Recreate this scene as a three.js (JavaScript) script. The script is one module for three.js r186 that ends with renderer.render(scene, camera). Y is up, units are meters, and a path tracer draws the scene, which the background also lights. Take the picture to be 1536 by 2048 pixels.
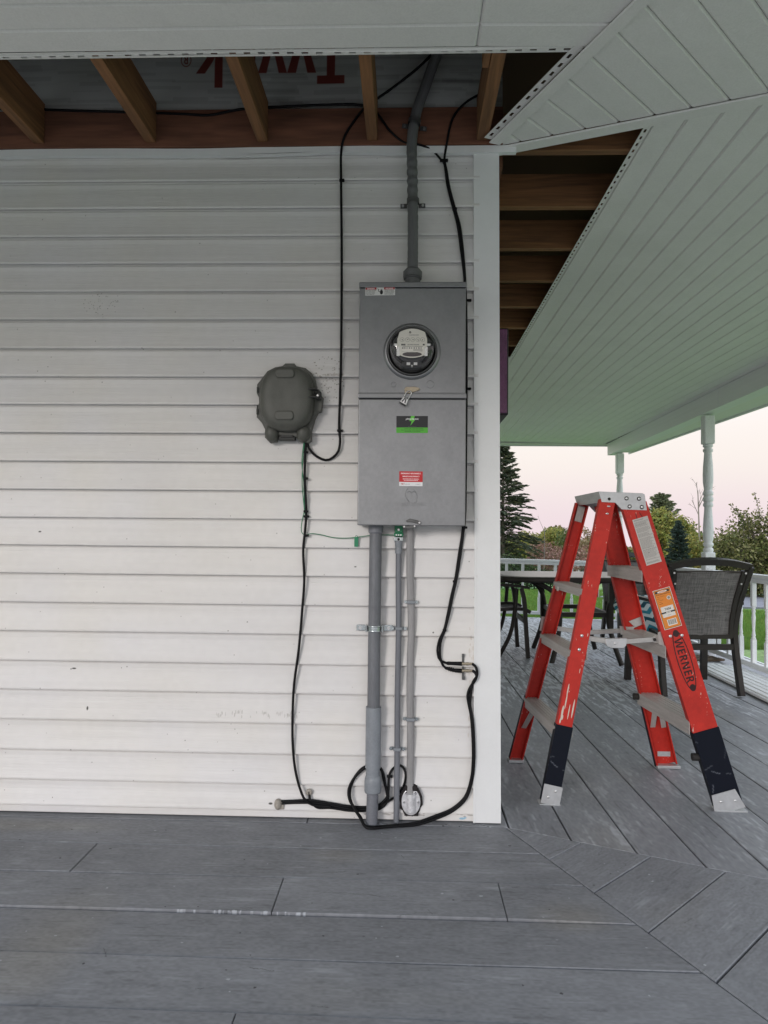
import * as THREE from 'three';
import { RoundedBoxGeometry } from 'three/addons/geometries/RoundedBoxGeometry.js';
import { mergeGeometries } from 'three/addons/utils/BufferGeometryUtils.js';
import { TextGeometry } from 'three/addons/geometries/TextGeometry.js';
import { FontLoader } from 'three/addons/loaders/FontLoader.js';

// ---------------------------------------------------------------- camera, sky, sun, exposure
const scene = new THREE.Scene();
const camera = new THREE.PerspectiveCamera(2 * Math.atan(1024 / 1400) * 180 / Math.PI, 0.75, 0.02, 600);
camera.rotation.order = 'YXZ';
camera.rotation.set(0.0273, 0.0322, 0.0092);
camera.position.set(-0.3372, 1.0345, 2.5401);
const renderer = new THREE.WebGLRenderer({ antialias: true });
renderer.toneMapping = THREE.LinearToneMapping;
renderer.toneMappingExposure = 1.0;
renderer.shadowMap.enabled = true;

const sunDirection = new THREE.Vector3(-0.45, 0.222, 0.88).normalize();
{ // dusk: the afterglow stands behind the camera, the sky opposite is pale and pink near the horizon
  const w = 512, h = 256, d = new Float32Array(w * h * 4);
  const sm = (a, b, x) => { const t = Math.min(1, Math.max(0, (x - a) / (b - a))); return t * t * (3 - 2 * t); };
  for (let j = 0; j < h; j++) for (let i = 0; i < w; i++) {
    const el = ((j + 0.5) / h - 0.5) * Math.PI, az = ((i + 0.5) / w - 0.5) * 2 * Math.PI;
    const x = Math.cos(el) * Math.cos(az), y = Math.sin(el), z = Math.cos(el) * Math.sin(az);
    const toSun = (x * sunDirection.x + z * sunDirection.z) / Math.hypot(sunDirection.x, sunDirection.z) / Math.max(1e-3, Math.cos(el));
    const e = Math.max(0, el) / (Math.PI / 2);
    const pink = [0.88, 0.735, 0.775], mid = [0.97, 0.89, 0.835], high = [1.68, 1.84, 2.1], top = [1.6, 1.82, 2.16];
    const a = sm(0.0, 0.07, e), b = sm(0.045, 0.4, e), c = sm(0.25, 0.9, e);
    const glow = sm(-0.9, 0.9, toSun) * (1 - sm(0.15, 0.95, e));
    const warm = [0.06, 0.07, 0.09];
    for (let k = 0; k < 3; k++) {
      let v = pink[k] + (mid[k] - pink[k]) * a; v += (high[k] - v) * b; v += (top[k] - v) * c;
      v += warm[k] * glow;
      d[(j * w + i) * 4 + k] = v;
    }
    d[(j * w + i) * 4 + 3] = 1;
  }
  const sky = new THREE.DataTexture(d, w, h, THREE.RGBAFormat, THREE.FloatType);
  sky.mapping = THREE.EquirectangularReflectionMapping; sky.magFilter = THREE.LinearFilter; sky.minFilter = THREE.LinearFilter; sky.wrapS = THREE.RepeatWrapping; sky.needsUpdate = true;
  scene.background = sky; scene.environment = sky;
}
const sun = new THREE.DirectionalLight(0xfff8f3, 1.2);
sun.position.copy(sunDirection).multiplyScalar(40); sun.castShadow = true; sun.shadow.radius = 25;
Object.assign(sun.shadow.camera, { left: -14, right: 14, top: 14, bottom: -14, near: 1, far: 100 });
scene.add(sun);

// ---------------------------------------------------------------- helpers
const V = (x, y, z) => new THREE.Vector3(x, y, z);
function rng(seed) { return () => { seed = (seed + 0x6d2b79f5) | 0; let t = Math.imul(seed ^ (seed >>> 15), 1 | seed); t = (t + Math.imul(t ^ (t >>> 7), 61 | t)) ^ t; return ((t ^ (t >>> 14)) >>> 0) / 4294967296; }; }
function lattice(seed, nx, ny) { const r = rng(seed), a = new Float32Array(nx * ny); for (let i = 0; i < a.length; i++) a[i] = r(); return a; }
// value noise that repeats every nx by ny cells
function noise2(seed, nx, ny) {
  const a = lattice(seed, nx, ny);
  return (u, v) => { // u, v in 0..1
    let x = u * nx, y = v * ny; x -= Math.floor(x / nx) * nx; y -= Math.floor(y / ny) * ny;
    const i = Math.floor(x), j = Math.floor(y); let f = x - i, g = y - j; f = f * f * (3 - 2 * f); g = g * g * (3 - 2 * g);
    const i0 = i % nx, i1 = (i + 1) % nx, j0 = (j % ny) * nx, j1 = ((j + 1) % ny) * nx;
    return (a[j0 + i0] * (1 - f) + a[j0 + i1] * f) * (1 - g) + (a[j1 + i0] * (1 - f) + a[j1 + i1] * f) * g;
  };
}
const toS = (c) => 255 * (c <= 0.0031308 ? 12.92 * c : 1.055 * Math.pow(Math.max(0, c), 1 / 2.4) - 0.055);
function tex(w, h, fn, srgb = true) { // fn(u, v, out) sets linear rgb
  const d = new Uint8Array(w * h * 4), o = [0, 0, 0];
  for (let j = 0; j < h; j++) for (let i = 0; i < w; i++) {
    fn((i + 0.5) / w, (j + 0.5) / h, o); const p = (j * w + i) * 4;
    for (let k = 0; k < 3; k++) d[p + k] = Math.min(255, Math.max(0, srgb ? toS(o[k]) : o[k] * 255));
    d[p + 3] = 255;
  }
  const t = new THREE.DataTexture(d, w, h); t.wrapS = t.wrapT = THREE.RepeatWrapping; t.magFilter = THREE.LinearFilter; t.minFilter = THREE.LinearMipmapLinearFilter; t.generateMipmaps = true;
  if (srgb) t.colorSpace = THREE.SRGBColorSpace; t.needsUpdate = true; return t;
}
function canvasTex(w, h, draw) {
  const c = document.createElement('canvas'); c.width = w; c.height = h; draw(c.getContext('2d'), w, h);
  const t = new THREE.CanvasTexture(c); t.colorSpace = THREE.SRGBColorSpace; t.magFilter = THREE.LinearFilter; return t;
}
const lin = (r, g, b) => new THREE.Color().setRGB(r, g, b);
function mat(r, g, b, rough = 0.6, metal = 0, extra = {}) { return new THREE.MeshPhysicalMaterial({ color: lin(r, g, b), roughness: rough, metalness: metal, ...extra }); }
// names, labels, groups
const used = new Map();
function numbered(n) { const k = used.get(n) || 0; used.set(n, k + 1); return k ? n + '_' + String(k).padStart(3, '0') : n; }
function shade(o) { o.castShadow = o.receiveShadow = true; return o; }
function thing(name, label, category, pos = [0, 0, 0], turn = 0, group) {
  const g = new THREE.Group(); g.name = numbered(name); g.position.set(...pos); g.rotation.y = turn;
  g.userData = { label, category }; if (group) g.userData.group = group; scene.add(g); return g;
}
function part(name, geo, material, parent, label) {
  if (Array.isArray(geo)) geo = merge(geo);
  const m = shade(new THREE.Mesh(geo, material)); m.name = name; if (label) m.userData.label = label; (parent || scene).add(m); return m;
}
function structure(name, geo, material) { const m = part(numbered(name), geo, material, scene); m.userData.kind = 'structure'; return m; }
function clean(g) { g = g.index ? g.toNonIndexed() : g; for (const k of Object.keys(g.attributes)) if (!['position', 'normal', 'uv'].includes(k)) g.deleteAttribute(k); if (!g.attributes.uv) g.setAttribute('uv', new THREE.BufferAttribute(new Float32Array(g.attributes.position.count * 2), 2)); return g; }
function merge(list) { return list.length === 1 ? list[0] : mergeGeometries(list.map(clean)); }
// geometries
function box(w, h, d, x = 0, y = 0, z = 0, r = 0) { const g = r ? new RoundedBoxGeometry(w, h, d, 2, r) : new THREE.BoxGeometry(w, h, d); return g.translate(x, y, z); }
function box2(x0, x1, y0, y1, z0, z1, r = 0) { return box(x1 - x0, y1 - y0, z1 - z0, (x0 + x1) / 2, (y0 + y1) / 2, (z0 + z1) / 2, r); }
function cylY(r, y0, y1, x, z, n = 28, r2 = r) { return new THREE.CylinderGeometry(r2, r, y1 - y0, n).translate(x, (y0 + y1) / 2, z); }
function cylZ(r, z0, z1, x, y, n = 24, r2 = r) { return new THREE.CylinderGeometry(r2, r, z1 - z0, n).rotateX(Math.PI / 2).translate(x, y, (z0 + z1) / 2); }
function basis(g, o, x, y, z) { return g.applyMatrix4(new THREE.Matrix4().makeBasis(x, y, z).setPosition(o)); }
// a bar from p to q, w wide along the direction nearest to side, t thick
function bar(p, q, w, t, side = V(1, 0, 0), r = 0) {
  const y = q.clone().sub(p), len = y.length(); y.normalize(); const z = side.clone().cross(y).normalize(), x = y.clone().cross(z);
  return basis(r ? new RoundedBoxGeometry(w, len, t, 2, r) : new THREE.BoxGeometry(w, len, t), p.clone().add(q).multiplyScalar(0.5), x, y, z);
}
function rod(p, q, r, r2 = r, n = 12) {
  const y = q.clone().sub(p), len = y.length(); y.normalize(); const s = Math.abs(y.y) > 0.9 ? V(1, 0, 0) : V(0, 1, 0), z = s.clone().cross(y).normalize(), x = y.clone().cross(z);
  return basis(new THREE.CylinderGeometry(r2, r, len, n), p.clone().add(q).multiplyScalar(0.5), x, y, z);
}
function tube(pts, r, n = 8, seg) { const c = new THREE.CatmullRomCurve3(pts.map((p) => p.isVector3 ? p : V(...p)), false, 'centripetal'); return new THREE.TubeGeometry(c, seg || pts.length * 6, r, n, false); }
function lathe(pts, n = 32) { return new THREE.LatheGeometry(pts.map((p) => new THREE.Vector2(...p)), n); }
function shapeOf(pts) { const s = new THREE.Shape(); pts.forEach((p, i) => i ? s.lineTo(p[0], p[1]) : s.moveTo(p[0], p[1])); s.closePath(); return s; }
function extrude(shape, depth, bevel = 0, seg = 2) {
  return new THREE.ExtrudeGeometry(shape, { depth: depth - 2 * bevel, bevelEnabled: bevel > 0, bevelThickness: bevel, bevelSize: bevel, bevelOffset: -bevel, bevelSegments: seg, curveSegments: 14 }).translate(0, 0, bevel);
}
// cut a polygon [[x, z], ...] by a x + b z <= c
function cut(poly, a, b, c) {
  const out = [];
  poly.forEach((p, i) => {
    const q = poly[(i + 1) % poly.length], dp = a * p[0] + b * p[1] - c, dq = a * q[0] + b * q[1] - c;
    if (dp <= 0) out.push(p);
    if (dp * dq < 0) { const t = dp / (dp - dq); out.push([p[0] + (q[0] - p[0]) * t, p[1] + (q[1] - p[1]) * t]); }
  });
  return out;
}
const rect = (x0, x1, z0, z1) => [[x0, z0], [x1, z0], [x1, z1], [x0, z1]];
// a horizontal slab over the polygon; its upper (or lower) face follows yFn
function slab(poly, th, bevel, yFn, under = false, uvFn) {
  const s = shapeOf(poly.map((p) => [p[0], -p[1]]));
  const g = extrude(s, th, bevel, 1).rotateX(-Math.PI / 2), p = g.attributes.position, uv = g.attributes.uv;
  for (let i = 0; i < p.count; i++) {
    const x = p.getX(i), z = p.getZ(i);
    p.setY(i, p.getY(i) - (under ? 0 : th) + yFn(x, z));
    const t = uvFn ? uvFn(x, z) : [x, z]; uv.setXY(i, t[0], t[1]);
  }
  g.computeVertexNormals(); return g;
}
const deckY = (x, z) => -0.02 * Math.max(x, 0) - 0.019 * Math.max(-z, 0);
const ceilY = (x, z) => 2.44 - 0.02 * Math.max(x, 0) - 0.006 * Math.max(-z, 0);
const big = rect(-9, 9, -12, 6);

// ---------------------------------------------------------------- materials
const nA = noise2(11, 8, 8), nB = noise2(12, 32, 32), nC = noise2(13, 128, 128), nD = noise2(14, 512, 512), nE = noise2(15, 6, 160), nF = noise2(16, 24, 640);
const fbm = (u, v) => 0.5 * nA(u, v) + 0.3 * nB(u, v) + 0.2 * nC(u, v);
// siding: one map for the whole front wall, x -2.3..0.2, y 0..2.5
const sidingTex = (() => {
  const r = rng(5), marks = [];
  const add = (x, y, rx, ry, k, tone) => marks.push([x, y, rx, ry, k, tone]);
  for (let i = 0; i < 210; i++) add(-2.2 + 2.2 * r(), 2.45 * r(), 0.0012 + 0.0016 * r(), 0.0012 + 0.0014 * r(), 0.35 + 0.5 * r(), [0.12, 0.1, 0.08]);
  for (let i = 0; i < 90; i++) { const a = r() * 6.28, q = Math.pow(r(), 0.6) * 0.09; add(-0.63 + Math.cos(a) * q * 0.75, 1.585 + Math.sin(a) * q, 0.001 + 0.003 * r(), 0.001 + 0.002 * r(), 0.4 + 0.5 * r(), [0.12, 0.09, 0.06]); }
  for (let i = 0; i < 60; i++) add(-0.645 + 0.075 * r(), 1.597 + 0.012 * r() * r(), 0.002 + 0.004 * r(), 0.001 + 0.0015 * r(), 0.4, [0.2, 0.15, 0.1]);
  for (let i = 0; i < 45; i++) { const a = r() * 6.28, q = Math.pow(r(), 0.7) * 0.07; add(-1.47 + Math.cos(a) * q, 1.86 + Math.sin(a) * q * 0.7, 0.0012 + 0.0012 * r(), 0.0014, 0.6, [0.1, 0.08, 0.06]); }
  for (let i = 0; i < 50; i++) add(-1.02 + 0.3 * r(), 0.36 + 0.02 * r(), 0.0012, 0.004 + 0.005 * r(), 0.25 + 0.3 * r(), [0.25, 0.23, 0.2]);
  for (let i = 0; i < 40; i++) add(-0.11 + 0.016 * r(), 0.3 + 0.4 * r(), 0.0015 + 0.002 * r(), 0.003 + 0.01 * r(), 0.15 + 0.2 * r(), [0.4, 0.3, 0.2]);
  for (let i = 0; i < 26; i++) add(-0.5 + 0.4 * r(), 0.02 + 0.012 * r(), 0.004 + 0.01 * r(), 0.0015 + 0.002 * r(), 0.5, [0.16, 0.13, 0.1]);
  for (const q of [[-1.546, 0.523, 0.009, 0.003], [-1.557, 0.521, 0.003, 0.002], [-1.491, 0.381, 0.0035, 0.008], [-1.545, 0.231, 0.003, 0.003], [-1.682, 1.021, 0.006, 0.003], [-0.318, 0.745, 0.003, 0.003], [-0.238, 0.673, 0.003, 0.003], [-0.31, 0.35, 0.003, 0.003], [-0.52, 0.905, 0.005, 0.0015], [-0.816, 0.054, 0.008, 0.004]]) add(...q, 0.95, [0.02, 0.018, 0.015]);
  add(-0.13, 0.014, 0.012, 0.004, 0.7, [0.1, 0.4, 0.6]); add(-0.12, 0.017, 0.006, 0.003, 0.7, [0.1, 0.4, 0.6]);
  const W = 1536, H = 1536, X0 = -2.3, SX = 2.5, SY = 2.5, ov = new Float32Array(W * H * 4);
  for (const [x, y, rx, ry, k, c] of marks) {
    const ci = (x - X0) / SX * W, cj = y / SY * H, ri = Math.max(1, rx / SX * W), rj = Math.max(1, ry / SY * H);
    for (let j = Math.floor(cj - rj - 1); j <= cj + rj + 1; j++) for (let i = Math.floor(ci - ri - 1); i <= ci + ri + 1; i++) {
      if (i < 0 || j < 0 || i >= W || j >= H) continue;
      const q = Math.hypot((i + 0.5 - ci) / ri, (j + 0.5 - cj) / rj); if (q > 1.05) continue;
      const p = (j * W + i) * 4, a = k * Math.min(1, (1.05 - q) * 3); if (a > ov[p + 3]) { ov[p] = c[0]; ov[p + 1] = c[1]; ov[p + 2] = c[2]; ov[p + 3] = a; }
    }
  }
  return tex(W, H, (u, v, o) => {
    const g = 0.95 + 0.05 * nE(u, v) + 0.035 * (nC(u, v) - 0.5) + 0.06 * (nA(u * 1.5, v * 1.5) - 0.5), y = 0.045 * nB(u * 0.5, v * 0.5);
    o[0] = 0.745 * g; o[1] = (0.733 - 0.2 * y) * g; o[2] = (0.73 - 0.9 * y) * g;
    const p = (Math.floor(v * H) * W + Math.floor(u * W)) * 4, a = ov[p + 3]; if (a) for (let k = 0; k < 3; k++) o[k] += (ov[p + k] - o[k]) * a;
  });
})();
const grainBump = tex(1024, 1024, (u, v, o) => { o[0] = o[1] = o[2] = 0.5 * nE(u * 2, v * 0.999) + 0.5 * nF(u * 3, v); }, false);
grainBump.repeat.set(1.6, 3);
const M = {};
M.siding = new THREE.MeshPhysicalMaterial({ map: sidingTex, roughness: 0.5, bumpMap: grainBump, bumpScale: 0.0006 });
const trimTex = tex(512, 512, (u, v, o) => { const g = 0.93 + 0.08 * fbm(u, v) + 0.02 * nD(u, v), s = nC(u * 3, v) > 0.985 ? 0.75 : 1; o[0] = 0.8 * g * s; o[1] = 0.81 * g * s; o[2] = 0.81 * g * s; });
M.trim = new THREE.MeshPhysicalMaterial({ map: trimTex, roughness: 0.45 });
const soffitTex = tex(1024, 1024, (u, v, o) => { const g = 0.9 + 0.1 * fbm(u, v) + 0.07 * (nD(u, v) - 0.5); o[0] = 0.81 * g; o[1] = 0.80 * g; o[2] = 0.775 * g; });
const soffitBump = tex(512, 512, (u, v, o) => { o[0] = o[1] = o[2] = nD(u * 1.3, v * 1.3); }, false);
M.soffit = new THREE.MeshPhysicalMaterial({ map: soffitTex, roughness: 0.5, bumpMap: soffitBump, bumpScale: 0.0006 });
const rail0 = tex(512, 512, (u, v, o) => { const n = fbm(u, v), chip = nC(u * 2, v * 2) * 0.6 + nB(u, v) * 0.4; const g = 0.92 + 0.1 * n; const c = chip > 0.74 ? 0.62 : 1; o[0] = 0.83 * g * c; o[1] = 0.84 * g * c; o[2] = 0.85 * g * c; });
M.railPaint = new THREE.MeshPhysicalMaterial({ map: rail0, roughness: 0.55 });
function woodTex(seed, a, b, w = 256, h = 1024) {
  const n1 = noise2(seed, 6, 5), n2 = noise2(seed + 1, 48, 6), n3 = noise2(seed + 2, 128, 24);
  return tex(w, h, (u, v, o) => { const q = 0.45 * n2(u + 0.06 * n1(u, v), v) + 0.3 * n1(u, v) + 0.25 * n3(u, v); for (let k = 0; k < 3; k++) o[k] = a[k] + (b[k] - a[k]) * q; });
}
M.joist = new THREE.MeshPhysicalMaterial({ map: woodTex(31, [0.08, 0.036, 0.015], [0.32, 0.15, 0.06]), roughness: 0.8 });
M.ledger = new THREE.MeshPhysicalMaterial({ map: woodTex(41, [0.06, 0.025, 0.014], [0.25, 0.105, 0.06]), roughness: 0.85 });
M.oldWood = new THREE.MeshPhysicalMaterial({ map: woodTex(51, [0.05, 0.04, 0.03], [0.2, 0.14, 0.09]), roughness: 0.9 });
M.roofDeck = new THREE.MeshPhysicalMaterial({ map: woodTex(61, [0.1, 0.07, 0.04], [0.25, 0.18, 0.1]), roughness: 0.9 });
// deck paint
function deckTex(w, h, seed, wearFn, long) {
  const s1 = noise2(seed, 12, 12), s2 = noise2(seed + 1, long[0], long[1]), s3 = noise2(seed + 2, long[0] * 4, long[1] * 4), s4 = noise2(seed + 3, 60, 60), s5 = noise2(seed + 4, 420, 420);
  return tex(w, h, (u, v, o) => {
    const base = 0.85 + 0.14 * s1(u, v) + 0.06 * (s2(u, v) - 0.4) + 0.09 * (s3(u, v) - 0.5) + 0.13 * (s4(u, v) - 0.5) + 0.24 * (s5(u, v) - 0.5);
    const warm = Math.max(0, s1(u + 0.37, v + 0.11) - 0.74) * 0.28;
    o[0] = 0.236 * base * (1 + warm); o[1] = 0.244 * base * (1 + 0.3 * warm); o[2] = 0.261 * base * (1 - warm);
    const k = wearFn(u, v, s3(u, v), s4(u, v), s5(u, v));
    if (k > 0) { o[0] += (0.46 - o[0]) * k; o[1] += (0.48 - o[1]) * k; o[2] += (0.51 - o[2]) * k; }
    if (k < 0) { o[0] *= 1 + k; o[1] *= 1 + k; o[2] *= 1 + k; }
  });
}
// front map: x -2.4..1.6, z 0..2 ; side map: x 0..3, z 0..-8
const chips = (() => { const r = rng(77), a = []; for (let i = 0; i < 70; i++) a.push([-1.9 + 2.4 * r(), 0.05 + 1.1 * r(), 0.002 + 0.004 * r() * r(), 0.0015 + 0.002 * r(), r() < 0.45 ? -0.75 : 0.8]);
  for (let i = 0; i < 34; i++) a.push([-0.95 + 0.35 * r(), 0.6225 + 0.007 * r(), 0.002 + 0.006 * r() * r(), 0.0015 + 0.0025 * r(), 0.9]);
  for (let i = 0; i < 12; i++) a.push([-1.75 + 0.35 * r(), 0.62 + 0.012 * r(), 0.002 + 0.005 * r(), 0.002, 0.9]);
  for (let i = 0; i < 25; i++) a.push([-1.9 + 1.9 * r(), [0.629, 0.433, 0.822][i % 3], 0.003 + 0.006 * r(), 0.002, 0.9]);
  for (let i = 0; i < 30; i++) a.push([-0.5 + 0.5 * r(), 0.02 + 0.03 * r(), 0.002 + 0.004 * r(), 0.0015, r() < 0.5 ? 0.9 : -0.8]); return a; })();
const cracks = (() => { const W = 2048, H = 1024, a = new Float32Array(W * H), r = rng(78); const line = (x, z, an, len, k, wob) => { let q = an; for (let s = 0; s < len; s += 0.001) { const i = Math.round((x + 2.4) / 4 * W), j = Math.round(z / 2 * H); if (i >= 0 && j >= 0 && i < W && j < H) a[j * W + i] = Math.max(a[j * W + i], k * (0.5 + 0.5 * r())); q = an + wob * (r() - 0.5) * 2; x += Math.cos(q) * 0.001; z += Math.sin(q) * 0.001; } };
  for (let i = 0; i < 46; i++) line(-2 + 2.6 * r(), 0.03 + 1.2 * r(), 0.25 * (r() - 0.5) + (r() < 0.15 ? 1.2 : 0), 0.02 + 0.09 * r() * r(), 0.3 + 0.3 * r(), 0.9);
  for (let i = 0; i < 9; i++) line(-1.2 + 1.6 * r(), 0.1 + 0.9 * r(), 0.1 * (r() - 0.5), 0.12 + 0.2 * r(), 0.35, 1.1); return a; })();
const frontDeckTex = deckTex(2048, 1024, 100, (u, v, a, b, c) => {
  const x = u * 4 - 2.4, z = v * 2; let k = 0;
  for (const q of chips) { const dx = (x - q[0]) / q[2], dz = (z - q[1]) / q[3]; if (dx * dx + dz * dz < 1) k = q[4]; }
  if (!k) { const m = a * 0.5 + b * 0.5; if (m > 0.72) k = (m - 0.72) * 1.2; else if (a < 0.16) k = -(0.16 - a) * 1.5; }
  const cr = cracks[Math.floor(v * 1024) * 2048 + Math.floor(u * 2048)]; if (cr) k = -cr;
  return Math.min(1, k);
}, [16, 90]);
const sideDeckTex = deckTex(1024, 2048, 140, (u, v, a, b, c) => {
  const x = u * 3, z = v * 8.5 - 0.6; // distance back from the corner
  const zone = Math.max(0, Math.min(1, (z - 1.6) / 0.9)) * Math.max(0, 1 - Math.max(0, x - 1.7) / 0.4), near = 0.12;
  const m = a * 0.55 + b * 0.25 + c * 0.2, th = 0.66 - 0.2 * zone - near * (z < 1.6 ? 0.25 : 0);
  if (m > th) return Math.min(0.85, (m - th) * 9 * (0.25 + 0.75 * zone));
  if (a < 0.14) return -(0.14 - a) * 2; return 0;
}, [60, 26]);
M.deckFront = new THREE.MeshPhysicalMaterial({ map: frontDeckTex, roughness: 0.62 });
M.deckSide = new THREE.MeshPhysicalMaterial({ map: sideDeckTex, roughness: 0.55 });
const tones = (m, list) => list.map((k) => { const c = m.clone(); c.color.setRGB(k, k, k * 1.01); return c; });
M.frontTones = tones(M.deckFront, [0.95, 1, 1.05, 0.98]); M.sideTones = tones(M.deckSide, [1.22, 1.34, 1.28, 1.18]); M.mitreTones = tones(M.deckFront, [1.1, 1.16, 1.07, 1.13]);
M.dark = mat(0.02, 0.018, 0.016, 0.9);
M.cable = mat(0.006, 0.006, 0.007, 0.5, 0, { specularIntensity: 0.35 });
M.clip = mat(0.006, 0.006, 0.007, 0.55, 0, { specularIntensity: 0.35 });
function speckled(r, g, b, amp, rough, metal, seed, extra = {}) {
  const n = noise2(seed, 40, 40), n2 = noise2(seed + 1, 7, 7), n3 = noise2(seed + 2, 160, 160);
  return new THREE.MeshPhysicalMaterial({ map: tex(256, 256, (u, v, o) => { const q = 1 + amp * (n2(u, v) - 0.5 + 0.8 * (n(u, v) - 0.5) + 0.7 * (n3(u, v) - 0.5)); o[0] = r * q; o[1] = g * q; o[2] = b * q; }), roughness: rough, metalness: metal, ...extra });
}
M.boxPaint = speckled(0.245, 0.25, 0.258, 0.12, 0.36, 0.6, 201, { clearcoat: 0.3, clearcoatRoughness: 0.3 });
M.boxEdge = speckled(0.2, 0.205, 0.215, 0.12, 0.4, 0, 211);
M.pvc = speckled(0.15, 0.157, 0.172, 0.22, 0.5, 0, 221);
M.pvcLight = speckled(0.235, 0.255, 0.28, 0.14, 0.45, 0, 231);
M.pvcGrey = speckled(0.17, 0.178, 0.2, 0.2, 0.5, 0, 241);
M.seCable = speckled(0.275, 0.27, 0.272, 0.25, 0.6, 0, 251);
M.flex = speckled(0.12, 0.123, 0.125, 0.25, 0.5, 0, 261);
M.zinc = speckled(0.5, 0.54, 0.55, 0.5, 0.25, 0.9, 271);
M.darkMetal = speckled(0.12, 0.12, 0.12, 0.3, 0.45, 0.6, 281);
M.steel = mat(0.6, 0.6, 0.6, 0.3, 0.9);
M.brass = speckled(0.42, 0.36, 0.27, 0.4, 0.4, 0.7, 291);
M.nid = speckled(0.088, 0.09, 0.078, 0.16, 0.5, 0, 301);
M.nidDark = mat(0.035, 0.036, 0.033, 0.6);
M.green = mat(0.02, 0.2, 0.09, 0.45);
M.tagGreen = mat(0.01, 0.22, 0.1, 0.4);
M.foil = speckled(0.78, 0.78, 0.8, 0.35, 0.3, 0.35, 311);
M.tar = mat(0.012, 0.009, 0.01, 0.8);
M.beige = speckled(0.34, 0.31, 0.27, 0.3, 0.6, 0, 321);

// ---------------------------------------------------------------- setting: lawn, road, deck
const groundY = (x, z) => { const r = Math.hypot(x, z - 2); return -0.62 - 0.055 * Math.min(95, Math.max(0, r - 22)); };
const lawnTex = (() => { const a = noise2(401, 40, 40), b = noise2(402, 300, 300), c = noise2(403, 9, 9); return tex(1024, 1024, (u, v, o) => { const q = 0.55 + 0.35 * a(u, v) + 0.5 * (b(u, v) - 0.3), y = 0.7 + 0.6 * c(u, v); o[0] = 0.17 * q * y; o[1] = 0.29 * q; o[2] = 0.095 * q; }); })();
{
  const g = new THREE.PlaneGeometry(700, 700, 140, 140).rotateX(-Math.PI / 2), p = g.attributes.position, uv = g.attributes.uv;
  for (let i = 0; i < p.count; i++) { const x = p.getX(i), z = p.getZ(i), r = Math.hypot(x, z); p.setY(i, groundY(x, z)); void r; uv.setXY(i, x / 9, z / 9); }
  g.computeVertexNormals();
  const m = structure('lawn', g, new THREE.MeshPhysicalMaterial({ map: lawnTex, roughness: 0.95 })); m.userData.label = 'bright green mown lawn around the porch'; m.userData.category = 'lawn';
}
{
  const roadTex = (() => { const a = noise2(411, 20, 20), b = noise2(412, 256, 256); return tex(512, 512, (u, v, o) => { const q = 0.8 + 0.2 * a(u, v) + 0.3 * (b(u, v) - 0.5); o[0] = 0.2 * q; o[1] = 0.2 * q; o[2] = 0.225 * q; }); })();
  const g = slab([[5.2, -13.6], [40, -9], [40, -13], [5.6, -17.0], [4.6, -15.5]], 0.06, 0.004, () => -0.575);
  const uv = g.attributes.uv; for (let i = 0; i < uv.count; i++) uv.setXY(i, uv.getX(i) / 4, uv.getY(i) / 4);
  const m = structure('road', g, new THREE.MeshPhysicalMaterial({ map: roadTex, roughness: 0.9 })); m.userData.label = 'grey paved lane beyond the porch railing'; m.userData.category = 'road';
}
{ // drive behind the camera, added out of view and pale for bounce light
  const t = (() => { const a = noise2(421, 20, 20), b = noise2(422, 256, 256); return tex(512, 512, (u, v, o) => { const q = 0.8 + 0.2 * a(u, v) + 0.4 * (b(u, v) - 0.5); o[0] = 0.36 * q; o[1] = 0.335 * q; o[2] = 0.31 * q; }); })();
  const g = slab([[-26, 3.6], [9, 3.6], [14, 10], [14, 30], [-26, 30]], 0.06, 0.004, () => -0.59), uv = g.attributes.uv;
  for (let i = 0; i < uv.count; i++) uv.setXY(i, uv.getX(i) / 3, uv.getY(i) / 3);
  const m = structure('unseen_driveway', g, new THREE.MeshPhysicalMaterial({ map: t, roughness: 0.95 })); m.userData.label = 'unseen gravel drive in front of the porch, pale to bounce light'; m.userData.category = 'unseen_driveway';
}
const deck = new THREE.Group(); deck.name = 'deck'; deck.userData = { kind: 'structure', label: 'grey painted plank porch deck with mitred corner', category: 'deck' }; scene.add(deck);
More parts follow.
